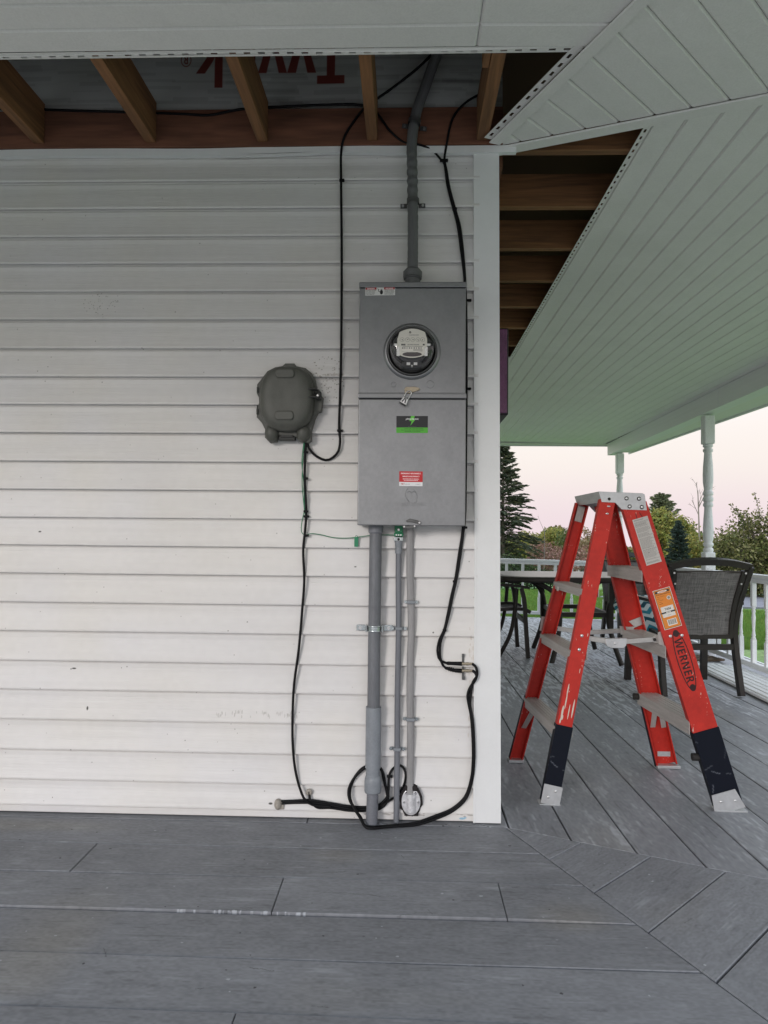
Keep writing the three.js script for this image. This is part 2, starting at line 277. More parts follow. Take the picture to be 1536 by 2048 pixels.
{
  const uvF = (x, z) => [(x + 2.4) / 4, z / 2], uvS = (x, z) => [x / 3, (0.6 - z) / 8.5];
  let nb = 0; const board = (poly, m, uv) => { if (poly.length > 2) part('deck_board', slab(poly, 0.034, 0.0022, deckY, false, uv), m[(nb++ * 7) % 4], deck); };
  // mitre lines from the house corner: the lower one parts front boards from the corner boards, the upper one parts those from the side boards
  const lowA = 1, lowB = -0.4575, lowC = 0.034 - 0.4575 * 0.076;            // x - 0.4575 z <= c : front side
  const upA = -0.4, upB = 1, upC = 0.05 - 0.4 * 0.04;                         // z - 0.4 x <= c : side
  const r = rng(9);
  const rows = [-0.012, 0.043, 0.237, 0.432, 0.628, 0.823, 1.018, 1.214, 1.41, 1.605, 1.8, 1.996, 2.19, 2.386, 2.58, 2.78];
  const joints = { 0: [-0.681], 1: [], 2: [-1.344, -0.057 - 9], 3: [-0.694, -0.058], 4: [], 5: [-1.95], 6: [-0.694], 7: [-1.2], 8: [0.1], 9: [-1.7] };
  const skew = { 2: 0.09 };
  for (let i = 0; i < rows.length - 1; i++) {
    const g = 0.0021 + 0.0012 * r(), js = [-5.5, ...(joints[i] || []).filter((x) => x > -5), 9].sort((a, b) => a - b);
    for (let k = 0; k < js.length - 1; k++) {
      let poly = rect(js[k] + (k ? 0.0012 : 0), js[k + 1] - 0.0012, rows[i] + g, rows[i + 1] - g);
      poly = cut(poly, lowA, lowB, lowC - 0.0025);
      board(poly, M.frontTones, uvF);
    }
  }
  // corner boards between the mitres
  const edges = [0.05, 0.397]; for (let k = 1; k < 15; k++) edges.push(0.397 + 0.2835 * k);
  const uvW = (x, z) => [((x - z) * 0.7071 + 2.0) / 4, ((x + z) * 0.7071) / 2 + 0.13];
  for (let i = 0; i < edges.length - 1; i++) {
    let poly = big; poly = cut(poly, -lowA, -lowB, -lowC - 0.0025); poly = cut(poly, -upA, -upB, -upC - 0.0012);
    const g0 = [0, 0.0025, 0.004, 0.0035, 0.006][i] ?? 0.003;
    poly = cut(poly, -1, -1, -edges[i] - g0); poly = cut(poly, 1, 1, edges[i + 1] - 0.002);
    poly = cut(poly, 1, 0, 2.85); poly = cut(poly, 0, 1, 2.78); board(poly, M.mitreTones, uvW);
  }
  // side boards along the house
  const xs = [0.0, 0.031, 0.229, 0.425, 0.615, 0.808, 1.003, 1.189, 1.371, 1.572, 1.774, 1.955, 2.15, 2.345, 2.54, 2.74, 2.85];
  for (let i = 0; i < xs.length - 1; i++) {
    const g = 0.0025 + 0.0014 * r(); const ends = [-7.5, [-9, -4.1, -9, -5.6, -9, -3.6, -9, -5.0][i % 8], 3].filter((z) => z >= -7.5).sort((a, b) => a - b);
    for (let k = 0; k < ends.length - 1; k++) {
      let poly = rect(xs[i] + g, xs[i + 1] - g, ends[k] + 0.0012, ends[k + 1] - 0.0012);
      poly = cut(poly, upA, upB, upC - 0.0012); board(poly, M.sideTones, uvS);
    }
  }
  for (let k = 0; k < 21; k++) part('joist', box2(-5.4 + 0.4 * k, -5.36 + 0.4 * k, -0.2, -0.05 + Math.min(0, deckY(-5.4 + 0.4 * k, 0)), 0.0, 2.75), M.oldWood, deck);
  for (let k = 0; k < 19; k++) { const z = -0.2 - 0.4 * k; part('joist', bar(V(0.0, deckY(0, z) - 0.11, z), V(2.83, deckY(2.83, z) - 0.11, z), 0.14, 0.04, V(0, 1, 0)), M.oldWood, deck); }
  part('fascia_board', [box2(-5.5, 2.85, -0.62, -0.04, 2.785, 2.81), box2(2.855, 2.88, -0.7, -0.12, -7.5, 2.8), box2(0, 2.88, -0.75, -0.19, -7.53, -7.505)], M.trim, deck);
}

// ---------------------------------------------------------------- the house
const house = thing('house', 'white vinyl sided house corner with porch roof and half open soffit', 'house', [0, 0, 0]);
{
  const dir = [V(0, 0, 1), V(0, 1, 0), V(-1, 0, 0)];
  // bottom edges of the siding courses, top to bottom
  const Y = [2.412, 2.318, 2.216, 2.112, 2.011, 1.908, 1.804, 1.697, 1.592, 1.489, 1.385, 1.281, 1.177, 1.074, 0.972, 0.869, 0.764, 0.659, 0.552, 0.447, 0.339, 0.231, 0.123, 0.03];
  const seams = { 0: [-0.927], 3: [-1.507], 4: [-1.501], 7: [-1.499], 8: [-1.503], 11: [-0.626], 12: [-0.625], 13: [-1.513], 14: [-1.517], 1: [-2.6], 5: [-2.7], 9: [-2.5], 10: [-0.26], 20: [-2.4] };
  const r = rng(3);
  for (let i = 0; i < Y.length - 1; i++) {
    const t = Y[i], b = Y[i + 1], w = () => 0.0012 * (r() - 0.5);
    const list = [-5.5, ...(seams[i] || []), -0.082].sort((a, c) => a - c);
    for (let k = 0; k < list.length - 1; k++) {
      const lift = k < list.length - 2 && list.length > 2 ? 0 : (list.length > 2 ? 0.0016 : 0), q = w();
      const s = shapeOf([[-0.002, t + 0.018], [-0.0005, t + 0.018], [0.0, t + 0.004], [0.0006, t - 0.0035], [0.0036, t - 0.0085], [0.0038, t - 0.014], [0.0039, t - 0.024], [0.0054, t - 0.036], [0.0102, b + 0.04], [0.0152, b + 0.016 + q], [0.0176, b + 0.0075 + q], [0.0175, b + 0.003 + q], [0.0162, b + 0.0008 + q], [0.014, b + q], [0.0125, b + 0.001 + q], [0.0125, b + 0.014 + q], [0.004, b + 0.03 + q]].map((p) => [p[0] + lift, p[1]]));
      const x0 = list[k] - (k ? 0.0 : 0), x1 = list[k + 1];
      const g = basis(new THREE.ExtrudeGeometry(s, { depth: x1 - x0, bevelEnabled: false }), V(x1, 0, 0.002), ...dir), p = g.attributes.position, uv = g.attributes.uv;
      for (let n = 0; n < p.count; n++) uv.setXY(n, (p.getX(n) + 2.3) / 2.5, p.getY(n) / 2.5);
      part('siding_board', g, M.siding, house);
    }
    { // the same course on the side wall
      const s = shapeOf([[0, t + 0.018], [0.001, t - 0.003], [0.0036, t - 0.0085], [0.0054, t - 0.036], [0.0152, b + 0.016], [0.0176, b + 0.0075], [0.0175, b + 0.003], [0.0162, b + 0.0008], [0.0125, b], [0, b + 0.004]]);
      const g = new THREE.ExtrudeGeometry(s, { depth: 7.35, bevelEnabled: false }).translate(-0.018, 0, -7.43), p = g.attributes.position, uv = g.attributes.uv;
      for (let n = 0; n < p.count; n++) uv.setXY(n, p.getZ(n) / 2.5 + i * 0.37, p.getY(n) / 2.5);
      part('siding_board', g, M.siding, house);
    }
  }
  const starter = box2(-5.5, -0.09, 0.004, 0.034, -0.004, 0.011, 0.003); { const p = starter.attributes.position, uv = starter.attributes.uv; for (let n = 0; n < p.count; n++) uv.setXY(n, (p.getX(n) + 2.3) / 2.5, p.getY(n) / 2.5); }
  part('starter_strip', starter, M.siding, house);
  part('wall_sheathing', [box2(-5.5, -0.02, -0.3, 2.6, -0.14, -0.006), box2(-0.15, -0.02, -0.5, 2.6, -7.5, -0.15), box2(-5.5, -0.02, 2.6, 5.4, -0.14, -0.006), box2(-0.15, -0.02, 2.6, 5.4, -7.5, -0.15), box2(-5.5, -0.15, -0.5, 5.4, -7.5, -7.4)], M.oldWood, house);
  part('upper_roof', box2(-6, 0.3, 5.4, 5.5, -8, 0.3), M.roofDeck, house);
  { // corner trim post, slightly out of plumb
    const g = new RoundedBoxGeometry(1, 1, 1, 3, 0.02).translate(0.5, 0.5, 0), p = g.attributes.position, uv = g.attributes.uv;
    const g2 = box2(0, 1, 0, 1, -0.09, 0.021, 0), q = g2.attributes.position;
    const gg = new THREE.BoxGeometry(1, 1, 1, 1, 24, 1).translate(0.5, 0.5, 0), pp = gg.attributes.position, uu = gg.attributes.uv;
    const lean = (a) => { for (let i = 0; i < a.count; i++) { const y = a.getY(i) * 2.42, f = y / 2.42; const x0 = -0.086 - 0.018 * f, x1 = 0.006 - 0.018 * f; a.setXYZ(i, x0 + a.getX(i) * (x1 - x0), 0.004 + y, -0.035 + a.getZ(i) * 0.11); } };
    lean(pp); for (let i = 0; i < uu.count; i++) uu.setXY(i, pp.getX(i), pp.getY(i));
    part('corner_trim', [gg.toNonIndexed(), box2(-0.092, -0.085, 0.004, 1.2, 0.0, 0.022)], M.trim, house);
  }
  { // strip along the top of the wall, a little wavy where it has come loose
    const g = new THREE.BoxGeometry(5.6, 0.026, 0.02, 140, 1, 1).translate(-2.75, 2.424, 0.016), p = g.attributes.position;
    for (let i = 0; i < p.count; i++) { const x = p.getX(i), k = Math.max(0, 1 - Math.abs(x + 0.75) / 0.35); p.setY(i, p.getY(i) + 0.006 * k * (p.getY(i) < 2.424 ? 1 : 0.4) + 0.004 * Math.sin(x * 7) * 0.5); p.setZ(i, p.getZ(i) + 0.006 * Math.max(0, 1 - Math.abs(x + 0.3) / 0.5)); }
    const uv = g.attributes.uv; for (let n = 0; n < p.count; n++) uv.setXY(n, (p.getX(n) + 2.3) / 2.5, 0.55);
    g.computeVertexNormals(); part('top_trim', g, M.trim, house);
    const l2 = new THREE.BoxGeometry(0.62, 0.006, 0.012, 30, 1, 1).translate(-0.72, 2.4115, 0.022), p2 = l2.attributes.position;
    for (let i = 0; i < p2.count; i++) { const f = (p2.getX(i) + 1.03) / 0.62; p2.setY(i, p2.getY(i) + 0.022 * f * f - 0.004); }
    part('loose_trim', l2, M.trim, house);
  }
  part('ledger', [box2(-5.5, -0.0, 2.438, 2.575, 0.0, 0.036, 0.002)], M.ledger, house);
  // housewrap above the ledger, its name printed upside down
  const wrapTex = canvasTex(1024, 512, (c, w, h) => {
    c.fillStyle = '#bfc3c1'; c.fillRect(0, 0, w, h);
    const r = rng(8); for (let i = 0; i < 900; i++) { c.fillStyle = r() < 0.5 ? 'rgba(60,64,62,0.10)' : 'rgba(150,155,152,0.08)'; const x = r() * w, y = r() * h; c.fillRect(x, y, 20 + 160 * r(), 2 + 8 * r()); }
    c.save(); c.translate(w * (1 - (0.578 / 2.0)), 0); c.restore();
    // 2 m wide, 1 m high; the text runs from x = -0.578 (T) to -1.14 m
    c.save(); const px = 512; c.translate((2.0 - 0.575) * px, (1.0 - 0.112) * px); c.rotate(Math.PI); c.fillStyle = '#7a3a34'; c.font = 'bold 128px sans-serif'; c.scale(0.8, 1);
    c.fillText('Tyvek', 0, 92); c.font = '34px sans-serif'; c.fillText('®', 366, 60); c.restore();
  });
  const wrapG = new THREE.PlaneGeometry(2, 1, 24, 12).translate(-1, 3.07, 0.006), wp = wrapG.attributes.position, wn = noise2(19, 9, 5);
  for (let i = 0; i < wp.count; i++) wp.setZ(i, wp.getZ(i) + 0.012 * wn(wp.getX(i) / 2 + 1, wp.getY(i)));
  wrapG.computeVertexNormals(); part('housewrap', wrapG, new THREE.MeshPhysicalMaterial({ map: wrapTex, roughness: 0.5 }), house);
  part('housewrap', box2(-5.5, -2.0, 2.57, 3.57, 0, 0.01), mat(0.52, 0.545, 0.53, 0.5), house);
  // ceiling joists over the open strips
  const joistGeo = (x0, x1, y0, y1, z0, z1, along) => { const g = box2(x0, x1, y0, y1, z0, z1, 0.002), p = g.attributes.position, n = g.attributes.normal, uv = g.attributes.uv, o = (x0 * 3.7 + z0 * 5.1); for (let i = 0; i < p.count; i++) { const c = along ? p.getX(i) : p.getZ(i), a = along ? p.getZ(i) : p.getX(i); uv.setXY(i, (a + p.getY(i)) * 2.4 + o, c * 0.8 + o); } return g; };
  for (const x of [-3.37, -2.96, -2.53, -2.12, -1.703, -1.286, -0.874, -0.473]) part('joist', joistGeo(x - 0.019, x + 0.019, 2.451, 2.6, 0.038, 2.5, false), M.joist, house);
  part('joist', joistGeo(-0.096, -0.054, 2.449, 2.6, 0.038, 0.6, false), M.joist, house);
  part('blocking', joistGeo(-0.118, -0.098, 2.452, 2.52, 0.43, 0.52, false), M.joist, house);
  for (let k = 0; k < 17; k++) part('joist', joistGeo(0.0, 2.5, ceilY(0.5, -k * 0.44) + 0.009, ceilY(0.5, -k * 0.44) + 0.15, -0.03 - k * 0.44 - 0.019, -0.03 - k * 0.44 + 0.019, true), M.joist, house);
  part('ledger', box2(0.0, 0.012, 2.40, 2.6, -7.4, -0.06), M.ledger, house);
  // soffit: vinyl strips with grooves between, under dark backing
  const opt = { a: 0 };
  const lo = [0.034, 0.015, 0.79, 0.322], lowN = (x, z) => 0; void opt; void lo; void lowN;
  // lower band: z = 0.013 + 0.402 x ; upper band: x = 0.47 z - 0.07 ... both start at the wall corner
  const bandLow = [-0.402, 1, 0.006], bandUp = [1, -0.441, -0.064];
  const strip = (poly) => { if (poly.length > 2) part('soffit_strip', slab(poly, 0.015, 0.0068, (x, z) => ceilY(x, z) - 0.0, true, (x, z) => [x * 0.6 + z * 0.13, z * 0.6]), M.soffit, house); };
  for (let k = 0; k < 21; k++) {
    const z0 = 0.538 + 0.0945 * k, z1 = z0 + 0.0945 - 0.001, cutX = k % 4 < 2 ? -0.145 : -1.9;
    if (z0 > 2.45) break;
    for (const [a, b] of [[-5.5, cutX - 0.0006], [cutX + 0.0006, 4]]) { let p = rect(a, b, z0, Math.min(z1, 2.46)); p = cut(p, ...bandUp); strip(p); }
  }
  for (let k = 0; k < 21; k++) {
    const x0 = 0.492 + 0.1022 * k, x1 = x0 + 0.1012; let p = rect(x0, Math.min(x1, 2.56), -7.8, 4); if (x0 > 2.55) break; p = cut(p, ...bandLow); strip(p);
  }
  for (let k = 0; k < 5; k++) { const x0 = 0.004 + 0.0977 * k; strip(rect(x0, x0 + 0.0967, -7.8, -3.0)); }
  for (let k = -1; k < 20; k++) {
    const s0 = k < 0 ? 0.0 : 0.105 + 0.1465 * k, s1 = k < 0 ? 0.104 : s0 + 0.145; let p = big; p = cut(p, -bandLow[0], -bandLow[1], -bandLow[2] - 0.01); p = cut(p, -bandUp[0], -bandUp[1], -bandUp[2] - 0.012);
    p = cut(p, -1, -1, -s0); p = cut(p, 1, 1, s1); p = cut(p, 1, 0, 2.56); p = cut(p, 0, 1, 2.46); strip(p);
  }
  // trim bands over the mitres of the soffit
  const bandY = (x, z) => ceilY(x, z) - 0.008;
  { let p = cut(cut(big, -0.402, 1, 0.022), 0.402, -1, 0.036); p = cut(cut(p, -1, 0, 0.012), 1, 0, 2.56); part('mitre_trim', slab(p, 0.008, 0.003, bandY, true), M.soffit, house); }
  { let p = cut(cut(big, 1, -0.441, -0.026), -1, 0.441, 0.074); p = cut(cut(p, 0, -1, 0.0), 0, 1, 2.46); p = cut(p, -0.402, -1, -0.03); part('mitre_trim', slab(p, 0.008, 0.003, (x, z) => bandY(x, z) - 0.001, true), M.soffit, house); }
  // nailing flanges with slots along the open edges
  const flange = (len, wid, place) => {
    const s = shapeOf([[0, 0], [len, 0], [len, wid], [0, wid]]);
    for (let x = 0.018, n = 0; x < len - 0.035; x += 0.043, n++) { if (n % 7 === 5) { x += 0.012; } const h = new THREE.Path(); const a = wid * 0.3, b = wid * 0.64; h.moveTo(x, a); h.lineTo(x + 0.02, a); h.lineTo(x + 0.02, b); h.lineTo(x, b); h.closePath(); s.holes.push(h); }
    part('nailing_flange', place(new THREE.ExtrudeGeometry(s, { depth: 0.0014, bevelEnabled: false })), M.soffit, house);
  };
  flange(5.7, 0.027, (g) => { g.rotateX(Math.PI / 2).translate(-5.5, 2.4415, 0.511); const p = g.attributes.position; for (let i = 0; i < p.count; i++) p.setY(i, p.getY(i) + 0.003 * Math.sin(p.getX(i) * 5)); g.computeVertexNormals(); return g; });
  flange(3.15, 0.024, (g) => { g.rotateX(Math.PI / 2).rotateY(Math.PI / 2).translate(0.467, 0, 0.15); const p = g.attributes.position; for (let i = 0; i < p.count; i++) p.setY(i, p.getY(i) + ceilY(p.getX(i), p.getZ(i)) + 0.001); g.computeVertexNormals(); return g; });
  flange(0.52, 0.03, (g) => { const d = V(0.4035, 0, 0.915), n = V(0.915, 0, -0.4035); return basis(g, V(-0.0712, 2.4405, 0.071), d, n, V(0, 1, 0)); });
  flange(2.5, 0.024, (g) => g.rotateX(Math.PI / 2).translate(0.02, ceilY(1.2, -7.81) - 0.004, -7.825));
  // porch beam, posts, roof
  const beamY = (x, z) => ceilY(x, z) - 0.172;
  const beam = (a, b, w) => { const g = new THREE.BoxGeometry(1, 0.172, w); const p0 = V(a[0], ceilY(...a) - 0.086, a[1]), p1 = V(b[0], ceilY(...b) - 0.086, b[1]); const d = p1.clone().sub(p0), L = d.length(); d.normalize(); const up = V(0, 1, 0), s = d.clone().cross(up).normalize(); g.scale(L, 1, 1); return basis(g, p0.add(p1).multiplyScalar(0.5), d, s.clone().cross(d).normalize(), s); };
  part('porch_beam', beam([2.65, -7.74], [2.44, 1.02], 0.13), M.trim, house);
  part('porch_beam', beam([2.43, 1.05], [1.05, 2.55], 0.13), M.trim, house);
  part('porch_beam', beam([1.02, 2.56], [-5.5, 2.56], 0.13), M.trim, house);
  part('beam_joint', box2(2.49, 2.497, 2.2, 2.36, -3.9, -3.898), M.trim, house);
  part('eave_soffit', [box2(2.684, 2.96, 2.235, 2.247, -7.95, 3.1), box2(-5.5, 2.96, 2.235, 2.247, 2.63, 2.95), box2(-0.15, 2.68, 2.345, 2.357, -7.99, -7.83)], M.soffit, house);
  part('eave_fascia', [box2(2.965, 2.985, 2.215, 2.40, -8, 3.12, 0.004), box2(2.72, 2.735, 2.24, 2.26, -7.85, 1.05), box2(-5.5, 2.965, 2.215, 2.4, 2.955, 2.975), box2(-0.15, 2.965, 2.33, 2.5, -8.02, -7.995)], M.trim, house);
  { // roof slabs: rise from the eaves to the walls
    const quad = (a, b, c, d) => { const g = new THREE.BufferGeometry(); const up = (p) => [p[0], p[1] + 0.04, p[2]]; const v = [a, b, c, d], t = v.map(up), f = []; const q = (p, r, s, u) => f.push(...p, ...r, ...s, ...p, ...s, ...u); q(...v); q(...t.slice().reverse()); for (let i = 0; i < 4; i++) q(v[i], t[i], t[(i + 1) % 4], v[(i + 1) % 4]); g.setAttribute('position', new THREE.Float32BufferAttribute(f, 3)); g.setAttribute('uv', new THREE.Float32BufferAttribute(new Float32Array(f.length / 3 * 2), 2)); g.computeVertexNormals(); return g; };
    part('porch_roof', [quad([-5.5, 3.15, -0.02], [0.05, 3.15, -0.02], [3.0, 2.41, 3.0], [-5.5, 2.41, 3.0]), quad([0, 3.15, -8.0], [3.0, 2.41, -8.0], [3.0, 2.41, 3.0], [0, 3.15, 0])], M.roofDeck, house);
    part('gable_panel', box2(0.0, 2.66, 2.36, 3.15, -7.86, -7.84), M.trim, house); part('gable_panel', box2(-5.52, -5.5, 2.2, 3.16, 0, 2.95), M.trim, house);  // left-end panel is out of view, added to keep light out of the cavity
  }
  const postGeo = (yb, yt, scale = 1) => {
    const w = 0.1 * scale, H = yt - yb, at = (f) => yb + f * H; const sq = (y0, y1) => box(w, y1 - y0, w, 0, (y0 + y1) / 2, 0, 0.012);
    // heights as parts of the full post, measured from its base
    const L = [[0.425, 0.035], [0.43, 0.04], [0.437, 0.047], [0.445, 0.044], [0.451, 0.031], [0.458, 0.047], [0.466, 0.046], [0.472, 0.035], [0.482, 0.044], [0.51, 0.0475], [0.54, 0.0465], [0.59, 0.038], [0.617, 0.034], [0.621, 0.044], [0.63, 0.046], [0.638, 0.036], [0.643, 0.046], [0.655, 0.048], [0.663, 0.036], [0.669, 0.046], [0.679, 0.047], [0.685, 0.036], [0.69, 0.036], [0.72, 0.046], [0.75, 0.0475], [0.79, 0.044], [0.825, 0.037], [0.845, 0.034], [0.849, 0.044], [0.857, 0.046], [0.864, 0.032], [0.87, 0.046], [0.877, 0.045], [0.882, 0.034]];
    return [sq(at(0), at(0.43)), lathe([[0.001, at(0.42)], ...L.map(([f, r]) => [r * scale, at(f)]), [0.001, at(0.885)]], 28), sq(at(0.88), at(1))];
  };
  const p1 = part('porch_post', postGeo(-0.13, 2.175), M.railPaint, house, 'nearer turned white post, behind the chair'); p1.position.set(2.555, 0, -4.27);
  const p2 = part('porch_post', postGeo(-0.2, 2.16), M.railPaint, house, 'farther turned white post at the end of the porch'); p2.position.set(2.665, 0, -7.42);
  const p3 = part('porch_post', postGeo(-0.07, 2.2), M.railPaint, house); p3.position.set(2.44, 0, 1.0);
}

// ---------------------------------------------------------------- electrical gear on the wall
const wp = (pts, z) => pts.map((p) => V(p[0], p[1], p.length > 2 ? p[2] : z));
const WALL = 0.017;
{ // meter box
  const t = thing('meter_box', 'tall grey steel electrical box with round meter and labelled lower door', 'electrical box', [-0.322, 1.055, 0.018]);
  const L = (g) => g.translate(0.322, -1.055, -0.018); // world to local
  part('enclosure', [L(box2(-0.506, -0.137, 1.058, 1.888, 0.014, 0.106, 0.006))], M.boxEdge, t);
  part('top_cap', L(box2(-0.5095, -0.1345, 1.8845, 1.903, 0.012, 0.1245, 0.003)), M.boxPaint, t);
  { // upper cover with a round hole and a raised collar
    const s = shapeOf([[-0.5075, 1.512], [-0.1365, 1.512], [-0.1365, 1.883], [-0.5075, 1.883]]); const h = new THREE.Path(); h.absarc(-0.323, 1.66, 0.088, 0, Math.PI * 2, true); s.holes.push(h);
    part('upper_cover', L(new THREE.ExtrudeGeometry(s, { depth: 0.012, bevelEnabled: true, bevelThickness: 0.003, bevelSize: 0.003, bevelOffset: -0.003, bevelSegments: 2, curveSegments: 40 }).translate(0, 0, 0.105)), M.boxPaint, t);
    part('collar', L(lathe([[0.1, 0], [0.0985, 0.0025], [0.094, 0.0075], [0.0895, 0.009], [0.0865, 0.008], [0.086, -0.012]], 56).rotateX(Math.PI / 2).translate(-0.323, 1.66, 0.1195)), M.boxPaint, t);
    part('knockout', L(mergeGeometries([[-0.386, 1.544, 0.0085], [-0.259, 1.545, 0.013]].map(([x, y, r]) => mergeGeometries([new THREE.TorusGeometry(r, 0.0009, 6, 28).translate(x, y, 0.1202), box(r * 1.2, 0.0012, 0.0008, x, y + 0.002, 0.1202)].map(clean))))), M.boxPaint, t);
  }
  part('ledge', [L(box2(-0.5095, -0.1335, 1.4955, 1.5125, 0.1, 0.126, 0.003)), L(box2(-0.5085, -0.135, 1.509, 1.516, 0.1, 0.1225, 0.002))], M.boxPaint, t);
  const door = part('lower_door', L(box2(-0.5075, -0.1345, 1.054, 1.4935, 0.02, 0.12, 0.0035)), M.boxPaint, t);
  const font = await new FontLoader().loadAsync('fonts/droid/droid_sans_bold.typeface.json');
  const label = (w, h, x, y, W, H, draw, name, lab, tilt = 0) => { const m = part(name, box(w, h, 0.0006), [0, 1, 2, 3, 4, 5].map((i) => i === 4 ? new THREE.MeshPhysicalMaterial({ map: canvasTex(W, H, draw), roughness: 0.35 }) : mat(0.6, 0.6, 0.6, 0.5)), t, lab); m.position.set(x + 0.322, y - 1.055, 0.1206 - 0.018); m.rotation.z = tilt; return m; };
  // danger label
  label(0.104, 0.0285, -0.4355, 1.871, 520, 144, (c, w, h) => {
    c.fillStyle = '#d9d9d6'; c.fillRect(0, 0, w, h); c.fillStyle = '#a01d22'; c.fillRect(6, 4, 190, 38); c.fillRect(328, 4, 186, 38);
    c.fillStyle = '#fff'; c.font = 'bold 32px sans-serif'; c.fillText('▲ DANGER', 10, 35, 180); c.fillText('▲ PELIGRO', 332, 35, 178);
    c.fillStyle = '#30302e'; c.font = 'bold 17px sans-serif'; ['HAZARDOUS VOLTAGE', 'WILL CAUSE DEATH', 'OR SERIOUS INJURY', 'TURN POWER OFF'].forEach((s, i) => { c.fillText(s, 12, 64 + i * 22, 178); }); ['VOLTAJE PELIGROSO', 'CAUSARA LA MUERTE', 'O LESIONES GRAVES', 'CORTE LA ENERGIA'].forEach((s, i) => { c.fillText(s, 334, 64 + i * 22, 178); });
    c.fillStyle = '#111'; c.beginPath(); c.ellipse(282, 88, 26, 40, 0.1, 0, 7); c.fill(); c.fillRect(264, 40, 8, 40); c.fillRect(277, 30, 8, 44); c.fillRect(290, 34, 8, 40); c.lineWidth = 9; c.strokeStyle = '#111'; c.beginPath(); c.moveTo(214, 24); c.lineTo(240, 46); c.lineTo(226, 66); c.lineTo(258, 84); c.stroke();
  }, 'warning_label', 'white and red danger label at the top left of the cover', 0.012);
  // electrician's card
  label(0.109, 0.059, -0.3205, 1.405, 512, 280, (c, w, h) => {
    c.fillStyle = '#15171b'; c.fillRect(0, 0, w, h); c.fillStyle = '#4fae2f'; c.fillRect(0, 190, w, 90);
    c.fillStyle = '#5fc43a'; c.beginPath(); c.moveTo(240, 0); c.lineTo(300, 0); c.lineTo(280, 64); c.lineTo(306, 64); c.lineTo(228, 160); c.lineTo(250, 84); c.lineTo(212, 84); c.closePath(); c.fill();
    c.fillStyle = '#fff'; c.font = 'italic bold 36px serif'; c.textAlign = 'center'; c.fillText('pWin Electric', 256, 62, 210);
    c.fillStyle = '#777'; c.font = '14px sans-serif'; c.fillText('MASTER ELECTRICIAN', 256, 180); c.fillStyle = '#16350c'; c.font = 'bold 19px sans-serif';
    c.textAlign = 'right'; ['Service Calls', 'New Construction', 'Remodeling'].forEach((s, i) => c.fillText(s, 244, 216 + i * 23)); c.textAlign = 'left'; ['Generator Systems', 'Heat Pump Systems', 'Free Estimates'].forEach((s, i) => c.fillText(s, 262, 216 + i * 23)); c.fillRect(252, 200, 2, 70);
  }, 'card_label', 'black and green card with a lightning bolt on the door', 0.002);
  label(0.081, 0.051, -0.323, 1.2165, 400, 252, (c, w, h) => {
    c.fillStyle = '#e4e4e6'; c.fillRect(0, 0, w, h); c.fillStyle = '#c2121c'; c.fillRect(0, 0, w, 182);
    c.fillStyle = '#fff'; c.textAlign = 'center'; c.font = 'bold 33px sans-serif'; c.fillText('EMERGENCY DISCONNECT,', 200, 48, 348); c.font = 'bold 30px sans-serif'; c.fillText('SERVICE DISCONNECT', 200, 98, 290); c.font = 'bold 21px sans-serif'; c.fillText('DECONNEXION D’URGENCE,', 200, 138, 300); c.fillText('DECONNEXION SERVICE', 200, 162, 260);
    c.fillStyle = '#a11'; c.font = 'bold 36px sans-serif'; c.fillText('T&T', 60, 228); c.fillStyle = '#444'; c.font = '18px sans-serif'; c.fillText('MARKINGS', 140, 226); c.fillText('TT-480-72', 320, 228);
  }, 'disconnect_label', 'red and white emergency disconnect label low on the door', -0.004);
  { // raised emblem and name
    const g = [];
    g.push(new THREE.TorusGeometry(0.0265, 0.0016, 6, 40, 2.2).scale(1, 0.72, 1).rotateZ(2.04).translate(0, 0, 0), new THREE.TorusGeometry(0.0265, 0.0011, 6, 40, 2.2).scale(1, 0.72, 1).rotateZ(-1.1));
    for (const x of [-0.016, 0, 0.016]) g.push(box(0.0035, 0.022, 0.0018, x, -0.002, 0)); g.push(new THREE.TorusGeometry(0.008, 0.0012, 6, 20, 3.14).translate(-0.008, 0.006, 0), new THREE.TorusGeometry(0.008, 0.0012, 6, 20, 3.14).translate(0.008, 0.006, 0));
    const tg = new TextGeometry('MILBANK', { font, size: 0.0115, depth: 0.0022, curveSegments: 4, bevelEnabled: false }); tg.computeBoundingBox(); tg.scale(1.15, 1, 1).translate(-0.035, -0.034, -0.0004);
    const e = part('emblem', [...g, tg, box(0.08, 0.0012, 0.001, 0, -0.039, 0)], M.boxPaint, door); e.position.set(0.001, 1.158 - 1.055, 0.1203 - 0.018);
  }
  // upper and lower hasps
  part('hasp', [L(extrude(shapeOf([[-0.349, 1.527], [-0.343, 1.5355], [-0.312, 1.5365], [-0.3, 1.533], [-0.2935, 1.5285], [-0.297, 1.523], [-0.305, 1.521], [-0.322, 1.5155], [-0.346, 1.518]]), 0.006, 0.0015).translate(0, 0, 0.119)), L(cylZ(0.0045, 0.12, 0.129, -0.303, 1.5285)), L(box2(-0.347, -0.327, 1.512, 1.522, 0.12, 0.1285, 0.002))], M.brass, t);
  part('latch', [L(extrude(shapeOf([[-0.339, 1.0715], [-0.326, 1.0785], [-0.302, 1.0735], [-0.289, 1.069], [-0.2855, 1.0635], [-0.29, 1.0585], [-0.3, 1.061], [-0.318, 1.066], [-0.336, 1.0665]]), 0.007, 0.0015).translate(0, 0, 0.119)), L(extrude(shapeOf([[-0.352, 1.05], [-0.347, 1.0555], [-0.332, 1.0525], [-0.319, 1.0555], [-0.305, 1.0575], [-0.302, 1.0515], [-0.309, 1.047], [-0.325, 1.0435], [-0.346, 1.0455]]), 0.006, 0.001).translate(0, 0, 0.112))], M.darkMetal, t);
